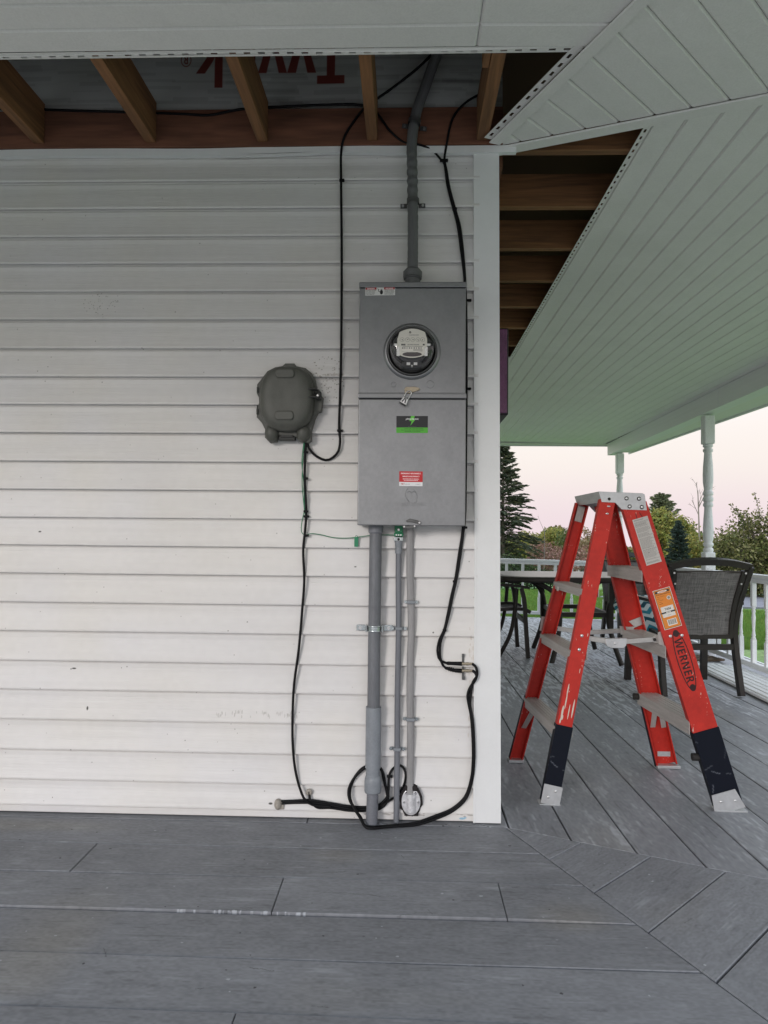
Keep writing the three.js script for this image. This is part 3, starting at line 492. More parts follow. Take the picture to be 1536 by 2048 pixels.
  part('screw', [L(cylZ(0.0035, 0.12, 0.128, -0.2925, 1.0645)), L(cylZ(0.003, 0.112, 0.12, -0.345, 1.0505)), L(cylZ(0.003, 0.112, 0.12, -0.309, 1.0525))], M.steel, t);
  part('hub', L(cylY(0.031, 1.902, 1.915, -0.3225, 0.062, 32)), M.flex, t);
}
{ // the meter itself
  const t = thing('electric_meter', 'round glass electric meter with white dial plate on the grey box', 'electric meter', [-0.323, 1.66, 0.118]);
  part('retaining_ring', lathe([[0.0865, 0], [0.0865, 0.013], [0.0845, 0.016], [0.08, 0.016], [0.0795, 0.0]], 56).rotateX(Math.PI / 2), M.darkMetal, t);
  part('base', [lathe([[0.001, -0.02], [0.079, -0.02], [0.079, 0.004], [0.072, 0.008], [0.001, 0.008]], 48).rotateX(Math.PI / 2), cylZ(0.056, 0.006, 0.06, 0, 0, 40), box(0.11, 0.012, 0.05, 0, -0.004, 0.035), box(0.07, 0.016, 0.056, 0, -0.058, 0.034, 0.002)], mat(0.018, 0.018, 0.02, 0.35), t);
  part('terminal', [box(0.012, 0.009, 0.02, -0.012, -0.058, 0.055), box(0.012, 0.009, 0.02, 0.012, -0.058, 0.055), cylZ(0.003, 0.05, 0.07, 0, -0.066)], M.steel, t);
  { // dial plate
    const s = new THREE.Shape(); s.moveTo(-0.043, 0.042); s.quadraticCurveTo(0, 0.066, 0.043, 0.042); s.lineTo(0.047, 0.028); s.lineTo(0.05, 0.02); s.lineTo(0.051, -0.012); s.lineTo(0.046, -0.034); s.quadraticCurveTo(0, -0.056, -0.046, -0.034); s.lineTo(-0.051, -0.012); s.lineTo(-0.05, 0.02); s.lineTo(-0.047, 0.028); s.closePath();
    const g = new THREE.ExtrudeGeometry(s, { depth: 0.0015, bevelEnabled: false, curveSegments: 16 }), p = g.attributes.position, uv = g.attributes.uv; for (let i = 0; i < p.count; i++) uv.setXY(i, (p.getX(i) + 0.055) / 0.11, (p.getY(i) + 0.055) / 0.11);
    const face = canvasTex(640, 640, (c, w) => {
      const P = (x, y) => [(x + 0.055) / 0.11 * w, (0.055 - y) / 0.11 * w]; c.fillStyle = '#d3d0c6'; c.fillRect(0, 0, w, w); c.fillStyle = '#222'; c.strokeStyle = '#55534e'; c.textAlign = 'center';
      let [x, y] = P(-0.007, 0.0415); c.beginPath(); c.arc(x, y, 22, 0, 7); c.fill(); c.fillStyle = '#cfccc2'; c.font = 'italic bold 24px serif'; c.fillText('GE', x, y + 8); c.fillStyle = '#333';
      c.font = 'bold 20px sans-serif'; [x, y] = P(0.006, 0.0315); c.fillText('GE WATTHOUR METER', x, y, 190); c.fillRect(x - 90, y + 8, 180, 2);
      [-0.034, -0.0155, 0.002, 0.0195, 0.035].forEach((q, i) => { const [a, b] = P(q, 0.0165); c.lineWidth = 3; c.beginPath(); c.arc(a, b, 42, 0, 7); c.stroke(); for (let k = 0; k < 10; k++) { const an = k * 0.628; c.fillRect(a + 36 * Math.cos(an) - 2, b + 36 * Math.sin(an) - 2, 4, 4); } c.save(); c.translate(a, b); c.rotate([2.2, 0.6, 1.6, 2.7, 3.7][i]); c.fillStyle = '#111'; c.beginPath(); c.moveTo(-8, 6); c.lineTo(0, -34); c.lineTo(8, 6); c.fill(); c.restore(); });
      c.fillStyle = '#1a1a1a'; [x, y] = P(-0.03, -0.001); c.fillRect(x - 40, y - 18, 82, 30); c.fillRect(P(0.036, 0)[0], y - 18, 36, 30); c.font = 'bold 28px sans-serif'; c.fillText('KILOWATTHOURS', P(0.004, 0)[0], y + 8, 230); c.fillStyle = '#d3d0c6'; c.font = '20px sans-serif'; c.fillText('CL200', x, y + 5);
      c.fillStyle = '#2a2a2a'; c.fillRect(P(-0.033, 0)[0], P(0, -0.0055)[1], 400, 7); for (let k = 0; k < 9; k++) c.fillRect(P(-0.034 + k * 0.0078, 0)[0], P(0, -0.010)[1], 28 - (k * 7) % 16, 22); c.fillRect(P(0.004, 0)[0], P(0, -0.0175)[1], 180, 12);
      c.fillStyle = '#15110f'; c.beginPath(); c.ellipse(w / 2, P(0, -0.033)[1], 190, 46, 0, 0, 7); c.fill(); c.strokeStyle = '#9a9a96'; c.lineWidth = 6; c.beginPath(); c.ellipse(w / 2, P(0, -0.021)[1], 210, 30, 0, 0.1, 3.0); c.stroke();
    });
    const m = part('dial_plate', g, new THREE.MeshPhysicalMaterial({ map: face, roughness: 0.45 }), t); m.position.set(0, 0.004, 0.076);
    part('side_tab', [box(0.012, 0.008, 0.014, -0.056, 0.004, 0.07, 0.001), box(0.012, 0.008, 0.014, 0.056, 0.004, 0.07, 0.001), box(0.01, 0.03, 0.003, -0.047, -0.02, 0.077), box(0.01, 0.03, 0.003, 0.047, -0.02, 0.077)], mat(0.75, 0.75, 0.74, 0.25, 0.6), t);
  }
  const glass = new THREE.MeshPhysicalMaterial({ color: 0xffffff, roughness: 0.02, transmission: 1, thickness: 0, ior: 1.5, specularIntensity: 1 });
  part('glass_cover', lathe([[0.0775, 0.004], [0.0755, 0.05], [0.074, 0.085], [0.071, 0.098], [0.064, 0.105], [0.05, 0.1085], [0.025, 0.1105], [0.0001, 0.111]], 56).rotateX(Math.PI / 2), glass, t);
}
{ // padlock on the upper hasp
  const t = thing('padlock', 'small silver and black padlock hanging from the hasp of the grey box', 'padlock', [-0.348, 1.484, 0.133]);
  t.rotation.z = -0.5;
  part('body', extrude(shapeOf([[-0.014, -0.013], [0.014, -0.013], [0.0105, 0.012], [-0.0105, 0.012]]), 0.016, 0.003).translate(0, 0, -0.008), M.steel, t);
  part('emblem', [box(0.004, 0.016, 0.002, -0.004, 0, 0.008).rotateZ(-0.25), box(0.004, 0.016, 0.002, 0.004, 0, 0.008).rotateZ(0.25), box(0.024, 0.003, 0.0184, 0, -0.0115, 0)], mat(0.015, 0.016, 0.02, 0.4), t);
  part('shackle', tube([[-0.0085, 0.01, 0], [-0.0085, 0.028, 0], [-0.005, 0.037, 0], [0.002, 0.04, 0], [0.008, 0.035, 0], [0.0085, 0.026, 0], [0.0085, 0.01, 0]], 0.0018, 8), M.steel, t);
}
{ // flexible conduit above the box
  const t = thing('flexible_conduit', 'thick dark grey flexible conduit rising from the box into the soffit', 'conduit', [-0.3225, 1.91, 0.06]);
  const L = (g) => g.translate(0.3225, -1.91, -0.06);
  const c = new THREE.CatmullRomCurve3(wp([[-0.3225, 1.94], [-0.3225, 2.005], [-0.3235, 2.168], [-0.3265, 2.313], [-0.329, 2.43], [-0.3225, 2.495], [-0.311, 2.55, 0.062], [-0.288, 2.61, 0.075], [-0.25, 2.70, 0.11], [-0.215, 2.76, 0.16], [-0.17, 2.8, 0.3]], 0.06), false, 'centripetal');
  const g = new THREE.TubeGeometry(c, 220, 0.0188, 22), p = g.attributes.position, nr = g.attributes.normal, n = noise2(71, 64, 8);
  for (let i = 0; i < p.count; i++) { const y = p.getY(i); const zone = Math.exp(-Math.pow((y - 2.3) / 0.07, 2)) + 0.4 * Math.exp(-Math.pow((y - 2.17) / 0.05, 2)); const k = 0.0016 * zone * Math.sin(y * 190) + 0.0012 * (n(y * 3, i % 23 / 23) - 0.5); p.setXYZ(i, p.getX(i) + nr.getX(i) * k, y, p.getZ(i) + nr.getZ(i) * k); }
  g.computeVertexNormals(); part('conduit', L(g), M.flex, t);
  part('connector', [L(cylY(0.027, 1.912, 1.934, -0.3225, 0.062, 32)), L(new THREE.CylinderGeometry(0.0335, 0.0335, 0.022, 8).translate(-0.3225, 1.952, 0.062)), L(cylY(0.0335, 1.963, 1.973, -0.3225, 0.062, 8, 0.024)), L(lathe([[0.027, 0], [0.0325, 0.002], [0.0325, 0.006], [0.027, 0.008]], 24).translate(-0.3225, 1.933, 0.062))], M.flex, t);
  const strap = (y, x, z, half, tilt, m) => { const s = thing('conduit_strap', '', 'strap', [x, y, z]); void half; s.rotation.z = tilt; part('band', [new THREE.CylinderGeometry(0.0208, 0.0208, 0.017, 26, 1, true), new THREE.CylinderGeometry(0.0222, 0.0222, 0.017, 26, 1, true)], m, s); part('ear', box(0.024, 0.016, 0.003, -0.033, 0, -0.036 + 0.0), m, s); part('ear', box(0.024, 0.016, 0.003, 0.033, 0, -0.036), m, s); for (const q of [-1, 1]) part('screw', cylZ(0.0045, -0.036, -0.03, 0.036 * q, 0, 10), M.steel, s); return s; };
  strap(2.217, -0.3235, 0.06, 0, 0.02, M.darkMetal).userData.label = 'dark strap with two ears holding the grey conduit against the siding';
  const s2 = strap(2.497, -0.3205, 0.078, 0, -0.15, M.darkMetal); s2.userData.label = 'dark strap holding the grey conduit against the brown ledger under the soffit';
}
{ // grey pvc conduit below the box
  const t = thing('service_conduit', 'wide grey plastic conduit running from the box down to the deck', 'conduit', [-0.448, 0, 0.047]);
  part('pipe', tube([[0.002, 1.06, 0], [0.001, 0.9, 0], [0, 0.6, 0], [0, 0.4, 0]], 0.0222, 28, 20), M.pvc, t);
  part('pipe', tube([[0.0, 0.13, 0], [-0.001, 0.08, 0], [-0.002, 0.04, 0.002], [-0.004, -0.02, 0.004]], 0.0208, 28, 16), M.pvcGrey, t, 'short grey lower end of the pipe in the deck');
  part('coupling', [cylY(0.0262, 1.03, 1.056, 0.002, 0, 32), lathe([[0.0225, 1.026], [0.0262, 1.03]], 32).translate(0.002, 0, 0)], M.pvcGrey, t);
  part('slip_sleeve', [cylY(0.0275, 0.2, 0.413, 0, 0, 36), lathe([[0.0225, 0.4135], [0.027, 0.4135], [0.0275, 0.412]], 36), cylY(0.0245, 0.172, 0.2, -0.0005, 0, 32)], M.pvcLight, t);
  part('coupling', lathe([[0.021, 0.112], [0.0285, 0.114], [0.03, 0.12], [0.03, 0.15], [0.0288, 0.162], [0.025, 0.173], [0.02, 0.174]], 36), M.pvcLight, t);
  const s = thing('pipe_clamp', 'shiny zinc clamp with two bolted ears around the wide conduit', 'clamp', [-0.448, 0.689, 0.047]);
  part('band', [new THREE.CylinderGeometry(0.0238, 0.0238, 0.02, 30, 1), lathe([[0.0228, -0.011], [0.0252, -0.011], [0.0252, -0.007], [0.0238, -0.006]], 30), lathe([[0.0238, 0.006], [0.0252, 0.007], [0.0252, 0.011], [0.0228, 0.011]], 30)], M.zinc, s);
  for (const q of [-1, 1]) { const e = part('ear', [box(0.032, 0.0215, 0.0035, q * 0.049, 0, -0.018, 0.0015), box(0.004, 0.024, 0.036, q * 0.0285, 0, -0.006, 0.001), box(0.004, 0.018, 0.012, q * 0.034, 0, -0.012, 0.001)], M.zinc, s); part('bolt', cylZ(0.006, -0.017, -0.01, q * 0.051, 0, 8), M.steel, e); }
}
function screwStrap(label, x, y, r, rot = 0, wide = 0.024) {
  const s = thing('pipe_strap', label, 'strap', [x, y, 0.03], 0, 'grey plastic straps with zinc screws'); s.rotation.z = rot;
  part('band', [new RoundedBoxGeometry(r * 2 + 0.006, 0.0115, 0.012, 2, 0.003).translate(0, 0, r - 0.003), box(wide * 2, 0.01, 0.004, 0, 0, -0.008, 0.0015)], M.pvcLight, s);
  for (const q of [-1, 1]) part('screw', [cylZ(0.0058, -0.007, 0.001, q * wide * 0.95, 0, 14), box(0.007, 0.0012, 0.001, q * wide * 0.95, 0, 0.0015)], M.zinc, s);
}
{ // thin conduit with the ground bridge
  const t = thing('ground_conduit', 'thin grey plastic conduit beside the wide one, topped by a green bonding bridge', 'conduit', [-0.364, 0, 0.03]);
  part('pipe', tube([[-0.0005, 0.965, 0], [0.0, 0.85, 0], [0.002, 0.7, 0], [0, 0.45, 0], [0.0005, 0.25, 0], [0, 0.1, 0], [-0.0005, 0.005, 0]], 0.0103, 20, 40), M.pvcGrey, t);
  part('fitting', [cylY(0.0125, 0.955, 0.977, -0.0008, 0, 24), lathe([[0.011, 0.977], [0.0125, 0.978], [0.0145, 0.999], [0.0145, 1.0]], 24).translate(-0.0008, 0, 0)], M.pvcLight, t);
  part('clamp_block', [box(0.033, 0.016, 0.022, -0.0008, 1.0065, 0, 0.003)], M.zinc, t); part('screw', cylZ(0.0045, 0.009, 0.013, -0.0008, 1.006), M.dark, t);
  part('bonding_bridge', [box(0.034, 0.012, 0.022, -0.0008, 1.022, 0, 0.003), box(0.03, 0.028, 0.018, -0.0008, 1.042, -0.002, 0.003)], M.green, t);
  part('screw', [-0.008, 0.0, 0.008].map((x) => cylZ(0.0028, 0.01, 0.0135, x - 0.0008, 1.021)).concat([cylZ(0.004, 0.006, 0.011, -0.0008, 1.04)]), M.steel, t);
  screwStrap('upper grey strap on the thin conduit, level with the zinc clamp', -0.361, 0.688, 0.0105, -0.01);
  screwStrap('lower grey strap on the thin conduit, near the deck', -0.3635, 0.2615, 0.0105, -0.02);
}
{ // service entrance cable
  const t = thing('entrance_cable', 'flat light grey cable running from the box down to a silver wall plate', 'cable', [-0.319, 0, 0.026]);
  const pts = [[-0.005, 1.06], [-0.005, 0.968], [-0.004, 0.878], [0, 0.78], [0.003, 0.683], [0.0, 0.576], [0, 0.435], [0.002, 0.364], [0.003, 0.258], [0.002, 0.17], [0.002, 0.09]];
  const g = tube(pts.map((p) => V(p[0], p[1], 0)), 0.0128, 16, 60), p = g.attributes.position; for (let i = 0; i < p.count; i++) p.setZ(i, p.getZ(i) * 0.6 + 0.0008 * Math.sin(p.getY(i) * 31)); g.computeVertexNormals();
  part('sheath', g, M.seCable, t);
  screwStrap('upper grey strap on the flat cable right of the conduits', -0.3185, 0.7825, 0.0125, 0, 0.0205);
  screwStrap('lower grey strap on the flat cable right of the conduits', -0.317, 0.3675, 0.0125, 0, 0.0225);
  const s = thing('wall_plate', 'silver oval wall plate sealed with black tar where the flat cable enters', 'wall plate', [-0.313, 0.078, 0.019]);
  const bl = []; const r = rng(21); for (let i = 0; i < 26; i++) { const a = i / 26 * 6.283, q = 1.02 + 0.22 * r(); bl.push([Math.cos(a) * 0.037 * q, Math.sin(a) * 0.05 * q]); }
  part('sealant', [extrude(shapeOf(bl), 0.005, 0.0015), box(0.046, 0.02, 0.012, 0, 0.045, 0.006, 0.004), box(0.05, 0.012, 0.006, 0.002, -0.048, 0.003, 0.002)], M.tar, s);
  part('plate', extrude((() => { const e = new THREE.Shape(); e.absellipse(0, 0, 0.0335, 0.047, 0, Math.PI * 2); return e; })(), 0.004, 0.0015).translate(0, -0.003, 0.005), M.foil, s);
  part('hood', [new THREE.CylinderGeometry(0.0165, 0.0165, 0.062, 24, 1, false, -Math.PI / 2, Math.PI).translate(0, -0.004, 0.008), new THREE.SphereGeometry(0.0165, 20, 10).scale(1, 0.35, 1).translate(0, -0.035, 0.008)], M.foil, s);
  part('screw', [cylZ(0.004, 0.008, 0.012, -0.0245, -0.004), cylZ(0.004, 0.008, 0.012, 0.026, -0.003)], M.steel, s); part('putty', new THREE.TorusGeometry(0.0165, 0.0035, 8, 20, Math.PI).rotateX(-1.2).translate(0, 0.027, 0.012), M.tar, s);
}
{ // cable enclosure on the wall
  const t = thing('cable_enclosure', 'dark grey rounded plastic cable enclosure on the siding left of the box', 'enclosure', [-0.765, 1.49, 0.017]);
  const O = [[-0.788, 1.627], [-0.779, 1.636], [-0.746, 1.636], [-0.738, 1.626], [-0.705, 1.619], [-0.682, 1.6], [-0.669, 1.576], [-0.664, 1.545], [-0.655, 1.541], [-0.647, 1.52], [-0.64, 1.512], [-0.642, 1.49], [-0.646, 1.462], [-0.658, 1.458], [-0.668, 1.44], [-0.677, 1.407], [-0.681, 1.396], [-0.681, 1.356], [-0.692, 1.349], [-0.724, 1.353], [-0.735, 1.369], [-0.8, 1.375], [-0.807, 1.352], [-0.83, 1.348], [-0.849, 1.367], [-0.849, 1.397], [-0.861, 1.42], [-0.88, 1.441], [-0.879, 1.474], [-0.872, 1.492], [-0.873, 1.512], [-0.881, 1.528], [-0.88, 1.56], [-0.866, 1.577], [-0.843, 1.608], [-0.815, 1.622]].map(([x, y]) => [x + 0.765, y - 1.49]);
  part('base', extrude(shapeOf(O), 0.03, 0.004), M.nid, t);
  { // domed lid: a superellipse raised in steps
    const N = 64, R = 14, pos = [], idx = [], uv = [], cx = -0.002, cy = 0.013, a = 0.0965, b = 0.117;
    for (let j = 0; j <= R; j++) { const f = j / R, q = Math.cos(f * Math.PI / 2), hgt = 0.03 + 0.062 * Math.pow(Math.sin(f * Math.PI / 2), 0.62); const sc = j === R ? 0 : Math.pow(q, 0.36);
      for (let i = 0; i < N; i++) { const an = i / N * Math.PI * 2, c = Math.cos(an), s = Math.sin(an), k = Math.pow(Math.pow(Math.abs(c), 2.7) + Math.pow(Math.abs(s), 2.7), -1 / 2.7); const yy = s * k; const taper = yy < 0 ? 1 - 0.04 * yy * yy : 1 - 0.03 * yy * yy; pos.push(cx + a * c * k * sc * taper, cy + b * yy * sc, hgt - 0.004 * (1 - sc)); uv.push(c * k * sc, yy * sc); } }
    for (let j = 0; j < R; j++) for (let i = 0; i < N; i++) { const p = j * N + i, q = j * N + (i + 1) % N; idx.push(p, q, p + N, q, q + N, p + N); }
    const g = new THREE.BufferGeometry(); g.setAttribute('position', new THREE.Float32BufferAttribute(pos, 3)); g.setAttribute('uv', new THREE.Float32BufferAttribute(uv, 2)); g.setIndex(idx); g.computeVertexNormals(); part('lid', g, M.nid, t);
  }
  const pad = (y) => { const s = new THREE.Shape(); const w = 0.034, h = 0.0165, r = 0.014; s.moveTo(-w + r, -h); s.lineTo(w - r, -h); s.quadraticCurveTo(w, -h, w, 0); s.quadraticCurveTo(w, h, w - r, h); s.lineTo(-w + r, h); s.quadraticCurveTo(-w, h, -w, 0); s.quadraticCurveTo(-w, -h, -w + r, -h); return extrude(s, 0.016, 0.005, 3).translate(-0.004, y, 0.079); };
  part('raised_pad', pad(0.103 - 0.008), M.nid, t); part('raised_pad', pad(-0.053), M.nid, t);
  part('hinge', [cylY(0.004, -0.026, -0.006, -0.1115, 0.026, 10), box(0.006, 0.02, 0.01, -0.1115, 0.048, 0.03)], M.nidDark, t); part('hinge', [cylY(0.004, 0.045, 0.058, -0.1115, 0.026, 10), box(0.006, 0.02, 0.01, -0.1115, -0.03, 0.03)], M.nidDark, t);
  part('foot', [new THREE.SphereGeometry(0.026, 22, 14).scale(0.95, 1.25, 1.0).translate(-0.059, -0.107, 0.03)], M.nid, t); part('foot', [new THREE.SphereGeometry(0.026, 22, 14).scale(0.95, 1.25, 1.0).translate(0.055, -0.107, 0.03)], M.nid, t);
  part('cable_port', [box(0.06, 0.016, 0.03, -0.004, -0.125, 0.016, 0.004), box(0.044, 0.008, 0.034, -0.004, -0.118, 0.02)], M.nidDark, t);
  part('clasp', [box(0.056, 0.005, 0.03, 0.083, 0.043, 0.068, 0.002), box(0.056, 0.005, 0.03, 0.083, 0.015, 0.068, 0.002), box(0.014, 0.03, 0.03, 0.112, 0.026, 0.035, 0.003)], M.nidDark, t);
  part('lock_lug', new THREE.TorusGeometry(0.0075, 0.0035, 8, 18).translate(0.111, -0.008, 0.026), M.nid, t); part('lock_pin', cylZ(0.0035, 0.04, 0.07, 0.11, 0.022), M.steel, t);
  part('mount_lug', box(0.034, 0.006, 0.01, -0.003, 0.14, 0.014), M.nidDark, t);
}
// cables
function cable(name, label, runs, r, clips, group, m = M.cable) {
  const t = thing(name, label, 'cable', [0, 0, 0], 0, group);
  runs.forEach((q) => part('run', tube(wp(q, 0.026), r, 8), m, t));
  (clips || []).forEach(([x, y, a = 0, w = 0.017]) => part('clip', [box(w, 0.0085, 0.012, x + 0.002, y, 0.026, 0.002).translate(0, 0, 0), cylZ(0.003, 0.03, 0.035, x + w * 0.42, y, 8)], M.clip, t));
  return t;
}
cable('black_cable', 'black cable looping down from the soffit into the grey enclosure', [[[-0.492, 2.578, 0.045], [-0.515, 2.556, 0.042], [-0.546, 2.515, 0.04], [-0.573, 2.469, 0.04], [-0.585, 2.423, 0.036], [-0.586, 2.312], [-0.581, 2.054], [-0.579, 1.688], [-0.581, 1.525], [-0.583, 1.398], [-0.579, 1.358], [-0.588, 1.316], [-0.624, 1.289], [-0.665, 1.303], [-0.693, 1.334], [-0.7, 1.36]]], 0.0046, [[-0.585, 2.312, 0, 0.019], [-0.582, 1.396, 0, 0.021]]);
cable('black_cable', 'long black cable lying along the top of the brown ledger behind the joists', [[[-1.9, 2.585, 0.04], [-1.716, 2.579, 0.04], [-1.575, 2.573, 0.04], [-1.388, 2.566, 0.04], [-1.164, 2.556, 0.04], [-1.071, 2.55, 0.042], [-0.96, 2.571, 0.04], [-0.739, 2.582, 0.04], [-0.556, 2.586, 0.04], [-0.492, 2.58, 0.045], [-0.455, 2.6, 0.05], [-0.374, 2.652, 0.06], [-0.283, 2.716, 0.08], [-0.2, 2.79, 0.12]]], 0.0046);
cable('coaxial_cable', 'pair of black cables descending right of the box to the wall couplers', [
  [[-0.492, 2.578, 0.045], [-0.455, 2.548, 0.045], [-0.409, 2.486, 0.042], [-0.354, 2.445, 0.034], [-0.299, 2.437, 0.034], [-0.254, 2.42], [-0.226, 2.39], [-0.212, 2.374], [-0.199, 2.291], [-0.18, 2.217], [-0.161, 2.144], [-0.148, 2.052], [-0.135, 1.943], [-0.134, 1.834], [-0.132, 1.689], [-0.132, 1.508], [-0.133, 1.238], [-0.134, 1.077], [-0.137, 1.032], [-0.149, 0.952], [-0.162, 0.862], [-0.174, 0.809], [-0.188, 0.738], [-0.2, 0.684], [-0.216, 0.649], [-0.223, 0.613], [-0.217, 0.581], [-0.21, 0.574], [-0.188, 0.566]],
  [[-0.03, 2.63, 0.06], [-0.09, 2.61, 0.05], [-0.146, 2.576, 0.045], [-0.182, 2.53, 0.042], [-0.203, 2.438, 0.036], [-0.21, 2.387], [-0.204, 2.355], [-0.191, 2.282], [-0.173, 2.214], [-0.153, 2.144], [-0.141, 2.052], [-0.132, 1.943], [-0.128, 1.834], [-0.1255, 1.689], [-0.125, 1.508], [-0.126, 1.238], [-0.128, 1.077], [-0.133, 1.032], [-0.143, 0.952], [-0.157, 0.863], [-0.169, 0.809], [-0.183, 0.738], [-0.197, 0.684], [-0.211, 0.643], [-0.214, 0.613], [-0.212, 0.583], [-0.201, 0.555], [-0.187, 0.546], [-0.17, 0.541]]], 0.0042, [[-0.214, 2.383, 0, 0.03], [-0.174, 2.204], [-0.12, 1.87], [-0.119, 1.549], [-0.13, 1.05], [-0.166, 0.857, 0, 0.012], [-0.2, 0.683, 0, 0.014]]);
{
  const t = thing('cable_coupler', 'pair of metal couplers with black boots on a small bracket by the corner trim', 'coupler', [-0.13, 0.553, 0.026]);
  part('boot', [rod(V(-0.06, 0.013, 0), V(-0.006, 0.012, 0), 0.0055, 0.0075, 16), ...[-0.056, -0.05].map((x) => rod(V(x, 0.013, 0), V(x + 0.003, 0.013, 0), 0.0068))], M.cable, t);
  part('boot', [rod(V(-0.064, -0.004, 0), V(-0.03, -0.012, 0), 0.005, 0.0065, 16), rod(V(-0.03, -0.012, 0), V(-0.006, -0.013, 0), 0.0075, 0.008, 16), ...[-0.052, -0.045, -0.038].map((x, i) => rod(V(x, -0.007 - i * 0.0016, 0), V(x + 0.003, -0.0077 - i * 0.0016, 0), 0.0078))], M.cable, t);
  for (const y of [0.012, -0.0125]) part('connector', [rod(V(-0.007, y, 0), V(0.002, y, 0), 0.0062, 0.0062, 6), rod(V(0.002, y, 0), V(0.009, y, 0), 0.0045), rod(V(0.009, y, 0), V(0.018, y, 0), 0.0062, 0.0062, 6), rod(V(0.018, y, 0), V(0.034, y, 0), 0.0045)], M.brass, t);
  part('bracket', [box(0.0075, 0.09, 0.003, -0.001, 0, -0.008), box(0.009, 0.012, 0.006, -0.001, 0.04, -0.006), box(0.009, 0.012, 0.006, 0.001, -0.04, -0.006)], M.darkMetal, t);
}
cable('coaxial_cable', 'pair of black cables from the couplers down the corner and along the deck', [
  [[-0.099, 0.565], [-0.088, 0.557, 0.034], [-0.082, 0.536, 0.036], [-0.087, 0.513, 0.034], [-0.1, 0.491], [-0.11, 0.473], [-0.115, 0.452], [-0.112, 0.429], [-0.103, 0.385], [-0.097, 0.315, 0.03], [-0.095, 0.227, 0.03], [-0.101, 0.157], [-0.122, 0.096], [-0.166, 0.054], [-0.228, 0.029, 0.032], [-0.298, 0.011, 0.05], [-0.36, 0.006, 0.06], [-0.413, 0.006, 0.074], [-0.446, 0.006, 0.082], [-0.474, 0.01, 0.078], [-0.489, 0.03, 0.06], [-0.51, 0.05, 0.045], [-0.528, 0.082, 0.034], [-0.53, 0.113], [-0.518, 0.149], [-0.5, 0.176], [-0.479, 0.194], [-0.447, 0.199, 0.02], [-0.422, 0.189, 0.022], [-0.41, 0.151], [-0.399, 0.107], [-0.396, 0.081], [-0.408, 0.06], [-0.433, 0.045], [-0.467, 0.043, 0.022], [-0.529, 0.045], [-0.601, 0.057], [-0.672, 0.064], [-0.726, 0.063], [-0.776, 0.057, 0.02]],
  [[-0.098, 0.541], [-0.088, 0.534, 0.032], [-0.084, 0.523, 0.034], [-0.095, 0.502], [-0.101, 0.477], [-0.105, 0.447], [-0.106, 0.421], [-0.097, 0.368, 0.032], [-0.092, 0.298, 0.032], [-0.091, 0.228, 0.032], [-0.098, 0.154], [-0.119, 0.09], [-0.164, 0.047], [-0.224, 0.022, 0.036], [-0.295, 0.007, 0.056], [-0.36, 0.006, 0.068], [-0.41, 0.006, 0.08], [-0.446, 0.006, 0.09], [-0.47, 0.008, 0.086], [-0.492, 0.032, 0.064], [-0.514, 0.055, 0.045], [-0.532, 0.086, 0.036], [-0.5345, 0.115, 0.03], [-0.512, 0.16, 0.03], [-0.48, 0.19, 0.028], [-0.447, 0.203, 0.018], [-0.417, 0.182], [-0.405, 0.133], [-0.396, 0.098, 0.03], [-0.409, 0.077, 0.03], [-0.43, 0.059], [-0.467, 0.05, 0.02], [-0.529, 0.053], [-0.601, 0.063], [-0.672, 0.072], [-0.726, 0.069], [-0.776, 0.064, 0.02]]], 0.005);
cable('black_cable', 'black cable curling around the thin conduit from the small wall grommet', [[[-0.394, 0.074, 0.034], [-0.393, 0.125, 0.03], [-0.39, 0.169], [-0.376, 0.19, 0.02], [-0.356, 0.199, 0.016], [-0.342, 0.193, 0.018], [-0.333, 0.174], [-0.335, 0.144], [-0.345, 0.117, 0.018], [-0.361, 0.094, 0.014], [-0.394, 0.074, 0.024], [-0.428, 0.054, 0.026], [-0.476, 0.037, 0.018], [-0.529, 0.039], [-0.6, 0.047], [-0.645, 0.047], [-0.659, 0.056], [-0.672, 0.075], [-0.678, 0.096, 0.016]]], 0.0043, [[-0.391, 0.163, 0, 0.02]]);
cable('black_cable', 'black cable sagging from the grey enclosure down to the bundle near the deck', [[[-0.702, 1.37], [-0.705, 1.316], [-0.706, 1.216], [-0.701, 1.144], [-0.699, 1.09], [-0.702, 1.036], [-0.708, 0.964], [-0.703, 0.856], [-0.709, 0.749], [-0.72, 0.606], [-0.735, 0.481], [-0.739, 0.374], [-0.737, 0.268], [-0.727, 0.18], [-0.708, 0.113, 0.03], [-0.69, 0.078, 0.034], [-0.663, 0.06, 0.034], [-0.6, 0.055, 0.034]]], 0.0046, [[-0.705, 1.317], [-0.704, 1.222], [-0.702, 1.103], [-0.7, 1.085, 0, 0.02], [-0.697, 1.016, 0, 0.012]]);
{
  const t = cable('ground_wire', 'thin green ground wire from the enclosure across to the bonding bridge', [[[-0.708, 1.36], [-0.712, 1.306], [-0.715, 1.252], [-0.715, 1.198], [-0.71, 1.144], [-0.706, 1.104], [-0.71, 1.086], [-0.716, 1.045], [-0.714, 1.027], [-0.703, 1.018], [-0.68, 1.023], [-0.648, 1.02], [-0.602, 1.01], [-0.557, 1.008], [-0.518, 1.011], [-0.471, 1.018], [-0.423, 1.021], [-0.375, 1.021]], [[-0.71, 1.36], [-0.717, 1.28], [-0.709, 1.2], [-0.706, 1.12], [-0.703, 1.09]]], 0.0015, null, null, M.green);
  t.userData.category = 'wire';
  const g = thing('wire_tag', 'small green plastic tag hanging on the ground wire', 'tag', [-0.5165, 0.995, 0.03]); part('tag', box(0.0145, 0.035, 0.002, 0, 0, 0, 0.0008), M.tagGreen, g); part('tie', new THREE.TorusGeometry(0.004, 0.001, 6, 14).translate(0, 0.0185, 0), M.green, g);
}
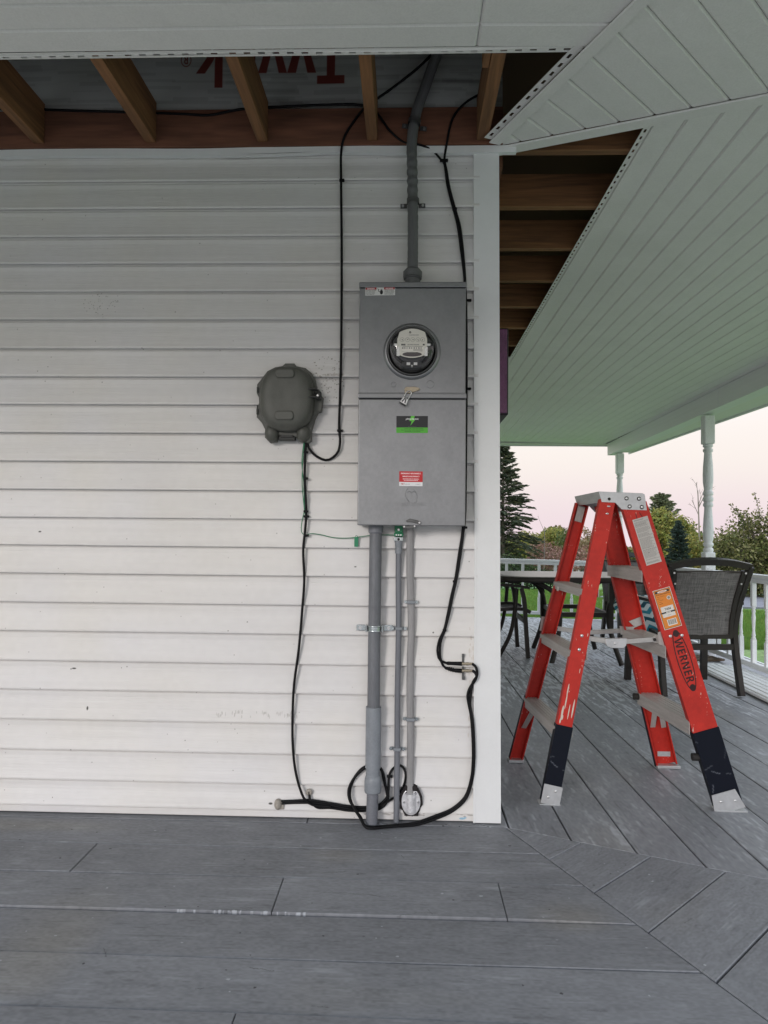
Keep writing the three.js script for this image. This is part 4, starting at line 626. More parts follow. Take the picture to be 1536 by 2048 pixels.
{
  const t = thing('cable_bushing', 'beige half round cable bushing where the bundle leaves the siding', 'bushing', [-0.788, 0.055, 0.016]);
  part('cover', [new THREE.SphereGeometry(0.02, 20, 14, 0, Math.PI * 2, 0, Math.PI / 2).rotateX(Math.PI / 2).scale(0.72, 1.0, 1.0).translate(0.0, -0.002, 0), box(0.02, 0.03, 0.01, 0.012, -0.004, 0.003, 0.003)], M.beige, t);
  const s = thing('wall_grommet', 'small round tan grommet with a cable above the bundle', 'grommet', [-0.678, 0.0975, 0.014]);
  part('ring', lathe([[0.003, 0.002], [0.0115, 0.0], [0.0118, 0.004], [0.008, 0.008], [0.003, 0.007]], 20).rotateX(Math.PI / 2), M.beige, s);
}
{ // purple panel on the side wall, past the corner
  const purple = speckled(0.2, 0.075, 0.17, 0.4, 0.22, 0, 331);
  const t = thing('wall_panel', 'dark purple boxed panel on the side wall just behind the corner trim', 'panel', [0.09, 1.86, -1.3]);
  part('frame', box(0.19, 0.45, 0.5, -0.005, 0.0, 0, 0.008), mat(0.02, 0.012, 0.02, 0.5), t); part('face', box(0.14, 0.432, 0.012, 0.012, 0.001, 0.252, 0.004), purple, t);
}

// ---------------------------------------------------------------- porch railing
{
  const t = thing('porch_railing', 'white railing with turned balusters along the edge of the side porch', 'railing', [0, 0, 0]);
  const baluster = (H) => { const q = 0.036; return [box(q, 0.2, q, 0, H - 0.1, 0, 0.003), box(q, 0.19, q, 0, 0.095, 0, 0.003), lathe([[0.001, 0.185], [0.016, 0.19], [0.0175, 0.2], [0.012, 0.21], [0.0165, 0.222], [0.0135, 0.235], [0.011, 0.26], [0.0135, 0.32], [0.0165, 0.37], [0.0125, H - 0.255], [0.0165, H - 0.238], [0.0125, H - 0.225], [0.017, H - 0.212], [0.014, H - 0.2], [0.001, H - 0.195]], 14)]; };
  const bal = merge(baluster(0.66));
  const run = (a, b, first, step, n) => {
    const A = V(a[0], deckY(...a), a[1]), B = V(b[0], deckY(...b), b[1]), d = B.clone().sub(A), L = d.length(); d.normalize(); const s = V(-d.z, 0, d.x);
    const at = (f, y) => A.clone().addScaledVector(d, f).add(V(0, y, 0));
    part('top_rail', [bar(at(0, 0.81), at(L, 0.81), 0.09, 0.032, s, 0.006), bar(at(0, 0.775), at(L, 0.775), 0.042, 0.04, s)], M.railPaint, t);
    part('bottom_rail', bar(at(0, 0.076), at(L, 0.076), 0.048, 0.045, s, 0.004), M.railPaint, t);
    for (let k = 0; k < n; k++) { const m = part('baluster', bal, M.railPaint, t); m.position.copy(at(first + step * k, 0.098)); m.rotation.y = Math.atan2(-d.z, d.x); }
  };
  run([2.66, -7.36], [2.56, -4.34], 0.15, 0.228, 13);
  run([2.55, -4.2], [2.45, 0.94], 0.16, 0.228, 22);
  run([0.05, -7.42], [2.6, -7.42], 0.12, 0.228, 11);
}
{ // white soffit panels left lying on the deck, old boards behind
  const t = thing('soffit_panel_stack', 'long white ribbed panels lying on the deck under the railing', 'panels', [0, 0, 0]);
  const A = [2.17, -3.72], B = [2.02, -0.9], d = [B[0] - A[0], B[1] - A[1]], L = Math.hypot(...d); d[0] /= L; d[1] /= L; const n = [-d[1], d[0]].map((q) => -q);
  void n; const side = [d[1], -d[0]];
  for (let k = 0; k < 3; k++) {
    const w0 = 0.0 + 0.115 * k, w1 = w0 + 0.112, sh = 0.05 * k;
    const P = (f, w) => [A[0] + d[0] * f + side[0] * w, A[1] + d[1] * f + side[1] * w];
    part('panel', slab([P(sh, w0), P(L, w0), P(L, w1), P(sh, w1)], 0.016, 0.005, (x, z) => deckY(x, z) + 0.03 + 0.001 * k), M.trim, t);
    part('rib', slab([P(sh, w0 + 0.05), P(L, w0 + 0.05), P(L, w0 + 0.06), P(sh, w0 + 0.06)], 0.012, 0.003, (x, z) => deckY(x, z) + 0.036), M.trim, t);
  }
  const P = (f, w) => [A[0] + d[0] * f + side[0] * w, A[1] + d[1] * f + side[1] * w];
  part('edge_strip', slab([P(0, -0.02), P(L, -0.02), P(L, 0), P(0, 0)], 0.02, 0.003, (x, z) => deckY(x, z) + 0.021), M.trim, t);
  const w = thing('old_boards', 'dark weathered boards lying on the deck by the foot of the porch post', 'boards', [2.3, deckY(2.3, -4.1), -4.05], 0.12);
  for (let k = 0; k < 3; k++) part('board', box(0.42, 0.02, 0.085, 0.02 * k, 0.011 + (k % 2) * 0.004, -0.1 + 0.1 * k, 0.003).rotateY(0.15 * (k - 1)), M.oldWood, w);
}

// ---------------------------------------------------------------- stepladder
{
  const red0 = (() => { const a = noise2(501, 30, 90), b = noise2(502, 12, 12), c = noise2(503, 70, 16), e = noise2(504, 200, 200); return tex(512, 512, (u, v, o) => { const q = 0.86 + 0.2 * b(u, v) + 0.14 * (a(u, v) - 0.5) + 0.1 * (e(u, v) - 0.5); o[0] = 0.5 * q; o[1] = 0.027 * q; o[2] = 0.017 * q; const s = c(u, v) * 0.6 + e(u, v) * 0.4; if (s > 0.86) { o[0] = 0.6; o[1] = 0.4; o[2] = 0.34; } }); })();
  const red = new THREE.MeshPhysicalMaterial({ map: red0, roughness: 0.5, specularIntensity: 0.7 });
  const bootTex = (() => { const r = rng(505), W = 256, ov = new Float32Array(W * W); for (let i = 0; i < 170; i++) { let x = r() * W, y = r() * W; const a = r() * 6.28, l = 3 + 16 * r() * r(), k = 0.1 + 0.35 * r(); for (let s = 0; s < l; s++) { ov[(Math.floor(y + W) % W) * W + Math.floor(x + W) % W] = k; x += Math.cos(a); y += Math.sin(a); } } return tex(W, W, (u, v, o) => { const q = ov[Math.floor(v * W) * W + Math.floor(u * W)]; o[0] = 0.008 + 0.3 * q; o[1] = 0.01 + 0.32 * q; o[2] = 0.017 + 0.35 * q; }); })();
  const boot = new THREE.MeshPhysicalMaterial({ map: bootTex, roughness: 0.45, specularIntensity: 0.25 });
  const alu = speckled(0.52, 0.51, 0.49, 0.22, 0.38, 0.75, 511), aluDull = speckled(0.42, 0.395, 0.375, 0.2, 0.42, 0.0, 521), plate = speckled(0.56, 0.57, 0.58, 0.16, 0.42, 0.55, 531), rivet = mat(0.7, 0.7, 0.7, 0.3, 0.8), rubber = mat(0.02, 0.018, 0.016, 0.7);
  const t = thing('stepladder', 'red fibreglass stepladder with black boots standing open on the deck', 'stepladder', [0.55, 0, -0.48]);
  const O = V(0.55, 0, -0.48), L = (g) => g.translate(-O.x, -O.y, -O.z);
  // rails: foot, head, web width, z of foot and head; web outside
  const rails = { A: [[0.222, -0.012, -0.205], [0.461, 1.165, -0.264], 0.06, 0.032], B: [[0.918, -0.027, -0.222], [0.5655, 1.15, -0.264], 0.098, 0.032], C: [[0.17, -0.018, -0.735], [0.452, 1.165, -0.655], 0.058, 0.032], D: [[0.865, -0.036, -0.755], [0.556, 1.165, -0.655], 0.092, 0.032] };
  const frame = (k) => { const [p, q] = rails[k].map((a) => Array.isArray(a) ? V(...a) : a); const ax = q.clone().sub(p), len = ax.length(); ax.normalize(); const inward = V(0, 0, k === 'A' || k === 'B' ? -1 : 1); const u = ax.clone().cross(inward).normalize(), v = u.clone().cross(ax).normalize(); if (v.dot(inward) < 0) { u.negate(); v.negate(); } return { p, q, ax, len, u, v }; };
  const channel = (w, d, th) => shapeOf([[-w / 2, 0], [w / 2, 0], [w / 2, d], [w / 2 - th, d], [w / 2 - th, th], [-w / 2 + th, th], [-w / 2 + th, d], [-w / 2, d]]);
  const point = (k, y, du = 0, dv = 0) => { const f = frame(k), s = (y - f.p.y) / f.ax.y; return f.p.clone().addScaledVector(f.ax, s).addScaledVector(f.u, du).addScaledVector(f.v, dv); };
  const place = (g, f, from) => basis(g, f.p.clone().addScaledVector(f.ax, from), f.u, f.v, f.u.clone().cross(f.v).dot(f.ax) > 0 ? f.ax : f.ax);
  for (const k of 'ABCD') {
    const f = frame(k), w = rails[k][2], d = rails[k][3];
    let right = f.u.clone().cross(f.v).dot(f.ax) > 0; const u = right ? f.u : f.u.clone().negate(), fr = { ...f, u };
    const g = place(extrude(channel(w, d, 0.005), f.len - 0.012, 0.0012, 2), fr, 0.012), uv = g.attributes.uv, p = g.attributes.position;
    for (let i = 0; i < uv.count; i++) uv.setXY(i, (p.getX(i) + p.getZ(i)) * 2.2 + k.charCodeAt(0) * 0.13, p.getY(i) * 0.9);
    part('rail', L(g), red, t, { A: 'narrow near left red rail', B: 'wide near right red rail with labels', C: 'narrow far left red rail', D: 'wide far right red rail' }[k]);
    if (k === 'A' || k === 'B') {
      part('boot', L(place(extrude(channel(w + 0.006, d + 0.003, 0.004), 0.31 - (k === 'A' ? 0.012 : 0.0), 0.001, 1).translate(0, -0.003, 0), fr, 0.006)), boot, t);
      const s = k === 'B' ? 0.075 : 0.073, wf = w + 0.012; const sh = k === 'B' ? shapeOf([[-wf / 2 - 0.01, 0], [wf / 2, 0], [wf / 2 - 0.018, s], [-wf / 2 + 0.0, s]].map(([a, b]) => [right ? a : a, b])) : shapeOf([[-wf / 2, 0], [wf / 2, 0], [wf / 2, s], [-wf / 2, s]]);
      const fp = new THREE.ExtrudeGeometry(sh, { depth: 0.003, bevelEnabled: false }); // plate in the web plane
      const o = f.p.clone().addScaledVector(f.v, -0.0065).addScaledVector(f.ax, 0.002), nrm = f.v.clone().negate(), xu = f.ax.clone().cross(nrm).normalize();
      part('foot', [L(basis(fp, o, xu, f.ax, nrm).clone()), L(box(w + 0.02, 0.008, 0.05, f.p.x, f.p.y + 0.001, f.p.z - 0.012, 0.002))], plate, t);
      for (const [a, b] of k === 'B' ? [[-0.03, 0.035], [0.025, 0.04]] : [[-0.012, 0.03], [0.012, 0.052]]) part('rivet', L(new THREE.SphereGeometry(0.0055, 12, 8).scale(1, 1, 0.5).translate(...point(k, f.p.y + b, 0, -0.01).toArray()).translate(a, 0, 0)), rivet, t);
    } else {
      part('foot', L(box(w + 0.012, 0.014, 0.05, f.p.x + 0.002, f.p.y + 0.008, f.p.z + 0.016, 0.003)), plate, t);
      if (k === 'D') part('tread_plate', L(box(0.058, 0.022, 0.003, f.p.x - 0.012, f.p.y + 0.06, f.p.z + 0.012)), plate, t);
      part('boot', L(place(extrude(channel(w + 0.004, d - 0.012, 0.003), 0.3, 0.0008, 1).translate(0, -0.003, 0), fr, 0.01)), boot, t);
    }
  }
  // top cap
  const capS = (() => { const s = shapeOf([[0.4255, 1.2], [0.595, 1.194], [0.603, 1.191], [0.607, 1.183], [0.6085, 1.166], [0.614, 1.126], [0.515, 1.129], [0.49, 1.1555], [0.4385, 1.1575]]); const h = new THREE.Path(); h.absarc(0.564, 1.157, 0.0075, 0, 6.283, true); s.holes.push(h); return s; })();
  const capN = extrude(capS, 0.004, 0.001).translate(0, 0, -0.2655), capF = extrude(capS, 0.004, 0.001).translate(0, 0, -0.66);
  const cap = part('top_cap', [L(capN), L(capF), L(bar(V(0.4275, 1.1955, -0.462), V(0.599, 1.1905, -0.462), 0.4, 0.005, V(0, 0, 1))), L(bar(V(0.4265, 1.2, -0.462), V(0.439, 1.158, -0.462), 0.4, 0.004, V(0, 0, 1))), L(bar(V(0.604, 1.19, -0.462), V(0.612, 1.13, -0.462), 0.4, 0.003, V(0, 0, 1)))], plate, t);
  for (const [x, y] of [[0.534, 1.173], [0.583, 1.172], [0.546, 1.141], [0.594, 1.139], [0.466, 1.17]]) part("rivet", L(new THREE.SphereGeometry(0.006, 14, 8).scale(1, 1, 0.6).translate(x, y, -0.2608)), x < 0.5 ? rubber : rivet, cap), x > 0.5 && part('rivet_ring', L(new THREE.TorusGeometry(0.0066, 0.0018, 8, 20).translate(x, y, -0.2614)), rubber, cap);
  part('cap_hole', L(cylZ(0.0074, -0.27, -0.264, 0.564, 1.157)), red, cap);
  for (const [x, y] of [[0.465, 1.141], [0.459, 1.112]]) part('rivet', L(new THREE.SphereGeometry(0.006, 14, 8).scale(1.2, 0.7, 0.6).translate(x - 0.001, y, -0.262)), rivet, t);
  part('bracket', L(bar(V(0.453, 1.155, -0.645), V(0.436, 1.085, -0.645), 0.032, 0.003, V(1, 0, 0))), aluDull, t); part('bracket', L(bar(V(0.549, 1.155, -0.648), V(0.557, 1.09, -0.648), 0.036, 0.003, V(1, 0, 0))), aluDull, t);
  // steps
  const step = (kn, kf, y, name, depth, drop) => {
    const a = point(kn, y, 0, 0.005), b = point(kf, y, 0, 0.005), left = kn === 'A', sx = left ? -1 : 1, w = left ? 0.066 : 0.088; const off = left ? 0.0 : -0.006;
    const top = bar(a.clone().add(V(off, 0, 0)), b.clone().add(V(off, 0, 0)), w, 0.004, V(1, 0, 0)), fr = bar(a.clone().add(V(off + sx * w / 2, -drop / 2, 0)), b.clone().add(V(off + sx * w / 2, -drop / 2, 0)), 0.003, drop, V(1, 0, 0)), bk = bar(a.clone().add(V(off - sx * w / 2, -drop / 2, 0)), b.clone().add(V(off - sx * w / 2, -drop / 2, 0)), 0.003, drop, V(1, 0, 0));
    const ribs = [-0.5, -0.25, 0, 0.25, 0.5].map((q) => bar(a.clone().add(V(off + q * w * 0.8, 0.0025, 0)), b.clone().add(V(off + q * w * 0.8, 0.0025, 0)), 0.004, 0.002, V(1, 0, 0)));
    void depth; return part('step', [top, fr, bk, ...ribs].map(L), aluDull, t);
  };
  const s1 = step('A', 'C', 0.812, '', 0, 0.03); step('A', 'C', 0.572, '', 0, 0.036); step('A', 'C', 0.278, '', 0, 0.038);
  step('B', 'D', 0.888, '', 0, 0.046); step('B', 'D', 0.596, '', 0, 0.05); step('B', 'D', 0.305, '', 0, 0.05);
  { const c = point('C', 0.798, 0, 0.13); const m = part('sticker', box(0.0012, 0.018, 0.034), mat(0.6, 0.58, 0.54, 0.5), s1); m.position.set(c.x - 0.036 - O.x, c.y - O.y, c.z - O.z); m.rotation.z = -0.2; }
  // braces under the lowest steps
  const br = (k, y0, y1, dx, dz) => { const a = point(k, y0, 0, 0.012).add(V(dx, 0, 0)), b = point(k, y1, 0, 0.012).add(V(dx * 0.4, 0, dz)); part('brace', L(bar(a, b, 0.022, 0.003, V(1, 0, 0))), aluDull, t); };
  br('C', 0.14, 0.25, 0.0, 0.1); br('A', 0.1, 0.25, -0.012, -0.1); br('D', 0.15, 0.27, -0.02, 0.08); br('D', 0.15, 0.27, 0.03, 0.08); br('B', 0.16, 0.27, -0.035, -0.1);
  for (const [k, y] of [['B', 0.168], ['D', 0.292]]) { const p = point(k, y, 0, 0.016); part('bumper', L(new THREE.CylinderGeometry(0.0145, 0.0145, 0.032, 18).rotateZ(Math.PI / 2).translate(p.x - rails[k][2] / 2 - 0.014, p.y, p.z)), rubber, t); }
  // spreaders
  const spread = (z, a, m, b, w, plateAt) => {
    part('spreader', [L(bar(V(a[0], a[1], z), V(m[0], m[1], z), 0.02, 0.012, V(0, 1, 0), 0.002)), L(bar(V(m[0], m[1], z), V(b[0], b[1], z), 0.02, 0.012, V(0, 1, 0), 0.002)), L(bar(V(a[0], a[1], z + 0.0075), V(m[0], m[1], z + 0.0075), 0.003, 0.003, V(0, 1, 0))), L(bar(V(m[0], m[1], z + 0.0075), V(b[0], b[1], z + 0.0075), 0.003, 0.003, V(0, 1, 0)))], alu, t);
    void w; void plateAt;
  };
  spread(-0.275, [0.352, 0.622], [0.49, 0.603], [0.652, 0.617], 0, 0);
  part('spreader_plate', L(extrude(shapeOf([[0.453, 0.617], [0.537, 0.621], [0.534, 0.592], [0.523, 0.581], [0.475, 0.581], [0.46, 0.588], [0.453, 0.598]]), 0.018, 0.002).translate(0, 0, -0.282)), plate, t);
  part('rivet', L(new THREE.SphereGeometry(0.0055, 12, 8).scale(1, 1, 0.6).translate(0.49, 0.6, -0.263)), rivet, t);
  part('rivet', L(new THREE.SphereGeometry(0.0065, 12, 8).scale(1, 1, 0.6).translate(0.645, 0.6165, -0.265)), rubber, t);
  part('bracket', [L(extrude(shapeOf([[0.655, 0.645], [0.685, 0.66], [0.69, 0.59], [0.658, 0.6]]), 0.003).translate(0, 0, -0.262)), L(box(0.03, 0.03, 0.003, 0.66, 0.618, -0.275))], aluDull, t);
  spread(-0.70, [0.345, 0.598], [0.49, 0.58], [0.66, 0.591], 0, 0);
  part('bracket', [L(extrude(shapeOf([[0.287, 0.65], [0.318, 0.645], [0.305, 0.58], [0.278, 0.585]]), 0.006, 0.001).translate(0, 0, -0.712)), L(box(0.034, 0.05, 0.004, 0.338, 0.6, -0.706))], alu, t);
  part('pivot', L(cylZ(0.009, -0.71, -0.688, 0.347, 0.598, 16)), rubber, t);
  part('bracket', [L(extrude(shapeOf([[0.634, 0.614], [0.64, 0.575], [0.67, 0.572], [0.698, 0.585], [0.7, 0.605], [0.752, 0.628], [0.742, 0.662], [0.675, 0.635], [0.7, 0.612], [0.675, 0.61]]), 0.004, 0.001).translate(0, 0, -0.69)), L(cylZ(0.005, -0.69, -0.682, 0.66, 0.595)), L(cylZ(0.004, -0.69, -0.684, 0.738, 0.643))], alu, t);
  for (const [k, y, du] of [['A', 0.632, 0.0], ['A', 0.578, 0], ['B', 0.634, -0.022], ['B', 0.638, 0.024]]) part('rivet', L(new THREE.SphereGeometry(0.0065, 12, 8).scale(1, 1, 0.55).translate(...point(k, y, 0, -0.001).add(V(du, 0, 0)).toArray())), rivet, t);
  // labels on the near right rail
  const f = frame('B'), nrm = f.v.clone().negate(), xu = f.ax.clone().cross(nrm).normalize();
  const sticker = (yc, w, h, W, H, draw, name, lab, du = 0, clear = false, lift = 0.0006, rot = 0) => {
    const c = canvasTex(W, H, draw), m = new THREE.MeshPhysicalMaterial({ map: c, roughness: 0.4 }); if (clear) { m.transparent = true; m.alphaTest = 0.5; }
    const g = basis(new THREE.PlaneGeometry(w, h).rotateZ(rot), f.p.clone().addScaledVector(f.ax, (yc - f.p.y) / f.ax.y).addScaledVector(nrm, lift).addScaledVector(xu, du), xu, f.ax, nrm);
    return part(name, L(g), m, t, lab);
  };
  sticker(1.005, 0.062, 0.188, 248, 752, (c, w, h) => { c.fillStyle = '#b9b6b1'; c.fillRect(0, 0, w, h); c.fillStyle = '#5d5a57'; c.font = 'bold 22px sans-serif'; c.fillText('PRECAUTIONS', 20, 34, 200); const r = rng(41); for (let y = 54; y < h - 20; y += 11) { if (r() < 0.13) continue; c.fillStyle = r() < 0.12 ? '#333' : '#77736f'; let x = 16; const e = 170 + 60 * r(); while (x < e) { const l = 8 + 24 * r(); c.fillRect(x, y, l, 4.5); x += l + 5; } } c.fillStyle = '#111'; c.fillRect(88, 560, 18, 7); }, 'instruction_label', 'long white printed instruction label', 0.004);
  sticker(0.742, 0.07, 0.158, 420, 948, (c, w, h) => {
    c.fillStyle = '#e2d9cd'; c.fillRect(0, 0, w, h); c.fillStyle = '#1b1a19'; c.fillRect(12, 12, w - 24, h - 24); c.fillStyle = '#d9822b'; c.fillRect(22, 22, w - 44, h - 44);
    c.fillStyle = '#1b1a19'; c.fillRect(40, 40, 340, 52); c.fillStyle = '#e2d9cd'; c.beginPath(); c.ellipse(210, 66, 120, 24, 0, 0, 7); c.fill(); c.fillStyle = '#a33'; c.font = 'bold 34px sans-serif'; c.textAlign = 'center'; c.fillText('WERNER', 210, 78);
    c.fillStyle = '#4a2410'; c.font = 'bold 40px sans-serif'; c.fillText('ELECTRO-MASTER', 210, 138, 340); c.font = '22px sans-serif'; c.textAlign = 'left'; ['TWIN STEPLADDER', 'TYPE IA', 'DUTY RATING', '300 LBS'].forEach((s, i) => c.fillText(s, 50, 182 + i * 42)); c.font = 'bold 24px sans-serif'; c.fillText('DANGER', 56, 350); c.beginPath(); c.fillStyle = '#cfc8bf'; c.arc(320, 240, 48, 0, 7); c.fill(); c.fillStyle = '#8a8177'; c.beginPath(); c.arc(320, 240, 30, 0, 7); c.fill();
    c.fillStyle = '#d8d4cd'; c.fillRect(60, 420, 300, 250); c.fillStyle = '#222'; c.textAlign = 'center'; c.font = 'bold 70px sans-serif'; c.fillText('7404', 220, 510); c.fillRect(40, 545, 340, 34); c.fillStyle = '#d8d4cd'; c.font = 'bold 26px sans-serif'; c.fillRect(160, 549, 110, 26); c.fillStyle = '#222'; c.fillText('4 FT', 214, 572); c.font = '24px sans-serif'; c.fillText('1.22 M', 214, 640);
    c.fillStyle = '#e6e1d8'; c.fillRect(120, 730, 220, 150); c.fillStyle = '#222'; const r = rng(42); let x = 136; while (x < 322) { const l = 4 + 8 * r(); c.fillRect(x, 742, l, 118); x += l + 5 + 6 * r(); }
  }, 'orange_label', 'orange and white specification label reading 7404', 0.0);
  sticker(0.54, 0.062, 0.25, 248, 1000, (c, w, h) => { c.clearRect(0, 0, w, h); c.strokeStyle = '#2a0808'; c.lineWidth = 15; c.beginPath(); c.ellipse(w / 2, h / 2, 104, 480, 0, 0, 7); c.stroke(); c.fillStyle = '#2a0808'; c.beginPath(); c.ellipse(w / 2, 66, 46, 56, 0, 0, 7); c.fill(); c.beginPath(); c.ellipse(w / 2, h - 66, 46, 56, 0, 0, 7); c.fill(); c.save(); c.translate(w / 2, h / 2); c.rotate(Math.PI / 2); c.textAlign = 'center'; c.font = 'bold 172px sans-serif'; c.fillText('WERNER', 0, 62, 730); c.restore(); }, 'name_print', 'dark oval maker name printed down the rail', 0.003, true, 0.0005);
  sticker(1.1, 0.03, 0.04, 90, 120, (c, w, h) => { c.clearRect(0, 0, w, h); c.strokeStyle = '#2a0808'; c.lineWidth = 7; c.beginPath(); c.moveTo(10, 110); c.lineTo(14, 10); c.moveTo(60, 10); c.lineTo(84, 100); c.lineTo(20, 112); c.stroke(); }, 'marker_scrawl', null, 0.004, true, 0.0005);
  // paint drips on the near left rail
  { const fa = frame('A'), na = fa.v.clone().negate(), xa = fa.ax.clone().cross(na).normalize(); const pz = mat(0.62, 0.56, 0.48, 0.5);
    const at = (y, du) => fa.p.clone().addScaledVector(fa.ax, (y - fa.p.y) / fa.ax.y).addScaledVector(na, 0.0004).addScaledVector(xa, du);
    part('paint_drip', [[0.335, -0.018, 0.004, 0.05], [0.375, -0.012, 0.0026, 0.06], [0.34, 0.006, 0.0022, 0.06], [0.355, 0.02, 0.003, 0.075], [0.315, -0.016, 0.005, 0.022], [0.42, -0.013, 0.0025, 0.05], [0.5, 0.018, 0.0015, 0.02], [0.64, 0.022, 0.0014, 0.014], [0.3, -0.02, 0.003, 0.02]].map(([y, du, a, b]) => L(basis(new THREE.SphereGeometry(1, 12, 8).scale(a, b / 2, 0.0012), at(y, du), xa, fa.ax, na))), pz, t, 'pale paint drips down the rail'); }
}

// ---------------------------------------------------------------- patio furniture
M.bronze = speckled(0.026, 0.021, 0.017, 0.25, 0.42, 0.2, 601);
const slingTex = (() => { const a = noise2(611, 120, 8), b = noise2(612, 8, 120), c = noise2(613, 256, 256); return tex(512, 512, (u, v, o) => { const q = 0.6 + 0.45 * a(u, v) + 0.45 * b(u, v) - 0.45 + 0.5 * (c(u, v) - 0.3); o[0] = 0.21 * q; o[1] = 0.202 * q; o[2] = 0.195 * q; }); })();
M.sling = new THREE.MeshPhysicalMaterial({ map: slingTex, roughness: 0.7, side: THREE.DoubleSide });
function makeChair(label) { // faces -z
  const t = thing('patio_chair', label, 'chair', [0, 0, 0], 0, 'brown metal sling chairs around the patio table');
  const sw = 0.255;
  const curve = (pts, w, d, n = 18) => { const c = new THREE.CatmullRomCurve3(pts.map((p) => V(...p)), false, 'centripetal'), g = []; for (let i = 0; i < n; i++) g.push(bar(c.getPoint(i / n), c.getPoint((i + 1.06) / n > 1 ? 1 : (i + 1.06) / n), w, d, V(1, 0, 0))); return g; };
  for (const s of [-1, 1]) {
    part('rear_upright', curve([[s * 0.275, 0, 0.3], [s * 0.27, 0.22, 0.255], [s * 0.262, 0.42, 0.235], [s * 0.266, 0.6, 0.27], [s * 0.28, 0.78, 0.34], [s * 0.288, 0.9, 0.395]], 0.034, 0.045), M.bronze, t);
    part('front_leg', curve([[s * 0.3, 0, -0.26], [s * 0.295, 0.3, -0.24], [s * 0.293, 0.52, -0.225], [s * 0.293, 0.62, -0.2]], 0.045, 0.034, 10), M.bronze, t);
    part('arm', curve([[s * 0.293, 0.625, -0.27], [s * 0.295, 0.645, -0.1], [s * 0.292, 0.645, 0.1], [s * 0.275, 0.64, 0.29]], 0.05, 0.022, 12), M.bronze, t);
    part('seat_rail', curve([[s * 0.25, 0.4, -0.29], [s * 0.25, 0.425, -0.24], [s * 0.25, 0.425, -0.05], [s * 0.25, 0.405, 0.15], [s * 0.25, 0.395, 0.24]], 0.026, 0.03, 14), M.bronze, t);
    part('sling_rail', curve([[s * 0.222, 0.4, 0.255], [s * 0.222, 0.5, 0.262], [s * 0.227, 0.65, 0.3], [s * 0.236, 0.8, 0.36], [s * 0.243, 0.87, 0.39]], 0.03, 0.03, 14), M.bronze, t);
    part('screw', [cylZ(0.007, 0.0, 0.01, s * 0.25, 0, 10).translate(0, 0.855, 0.395), cylZ(0.006, 0, 0.01, s * 0.232, 0, 10).translate(0, 0.78, 0.37)], M.steel, t);
  }
  part('top_rail', curve([[-0.29, 0.897, 0.393], [-0.15, 0.925, 0.4], [0, 0.935, 0.404], [0.15, 0.925, 0.4], [0.29, 0.897, 0.393]], 0.045, 0.034, 16).map((g) => g), M.bronze, t);
  part('back_bar', [bar(V(-0.24, 0.862, 0.385), V(0.24, 0.862, 0.385), 0.016, 0.016, V(0, 1, 0)), bar(V(-0.23, 0.405, 0.258), V(0.23, 0.405, 0.258), 0.03, 0.024, V(0, 1, 0))], M.bronze, t);
  part('stretcher', [bar(V(-0.265, 0.33, 0.245), V(0.265, 0.33, 0.245), 0.04, 0.025, V(0, 1, 0)), bar(V(-0.29, 0.33, -0.23), V(0.29, 0.33, -0.23), 0.04, 0.025, V(0, 1, 0))], M.bronze, t);
  const sheet = (prof, w, sag) => { const g = new THREE.PlaneGeometry(1, 1, 12, prof.length * 3), c = new THREE.CatmullRomCurve3(prof.map((p) => V(0, ...p))), p = g.attributes.position, uv = g.attributes.uv; for (let i = 0; i < p.count; i++) { const f = p.getY(i) + 0.5, x = p.getX(i), q = c.getPoint(Math.min(1, Math.max(0, f))); const k = 1 - 4 * x * x; p.setXYZ(i, x * (Array.isArray(w) ? w[0] + (w[1] - w[0]) * f : w), q.y - sag[0] * k, q.z + sag[1] * k); uv.setXY(i, x * 1.2, f * 1.2); } g.computeVertexNormals(); return g; };
  part('back_sling', sheet([[0.415, 0.258], [0.5, 0.264], [0.65, 0.302], [0.8, 0.362], [0.862, 0.386]], [0.44, 0.48], [0, 0.012]), M.sling, t);
  part('seat_sling', sheet([[0.385, -0.295], [0.418, -0.25], [0.425, -0.05], [0.41, 0.12], [0.4, 0.235]], 0.49, [0.015, 0]), M.sling, t);
  void sw; return t;
}
const chair0 = makeChair('brown sling chair seen from behind, beside the red ladder');
chair0.position.set(1.69, deckY(1.69, -2.7), -2.69); chair0.rotation.y = 0.09;
const moreChairs = [[0.5, -4.1, -1.57, 'brown sling chair at the left end of the table, cut off by the corner trim'], [2.2, -5.25, Math.PI + 0.1, 'brown sling chair on the far side of the patio table']];
for (const [x, z, a, label] of moreChairs) { const c = chair0.clone(); c.name = numbered('patio_chair'); c.userData = { ...chair0.userData, label }; c.position.set(x, deckY(x, z), z); c.rotation.y = a; scene.add(c); if (z > -4.5) for (const s of [-1, 1]) part('swept_leg', tube([[s * 0.29, 0.62, -0.16], [s * 0.29, 0.4, -0.14], [s * 0.29, 0.2, -0.1], [s * 0.29, 0, 0.0]], 0.018, 8, 16), M.bronze, c); }
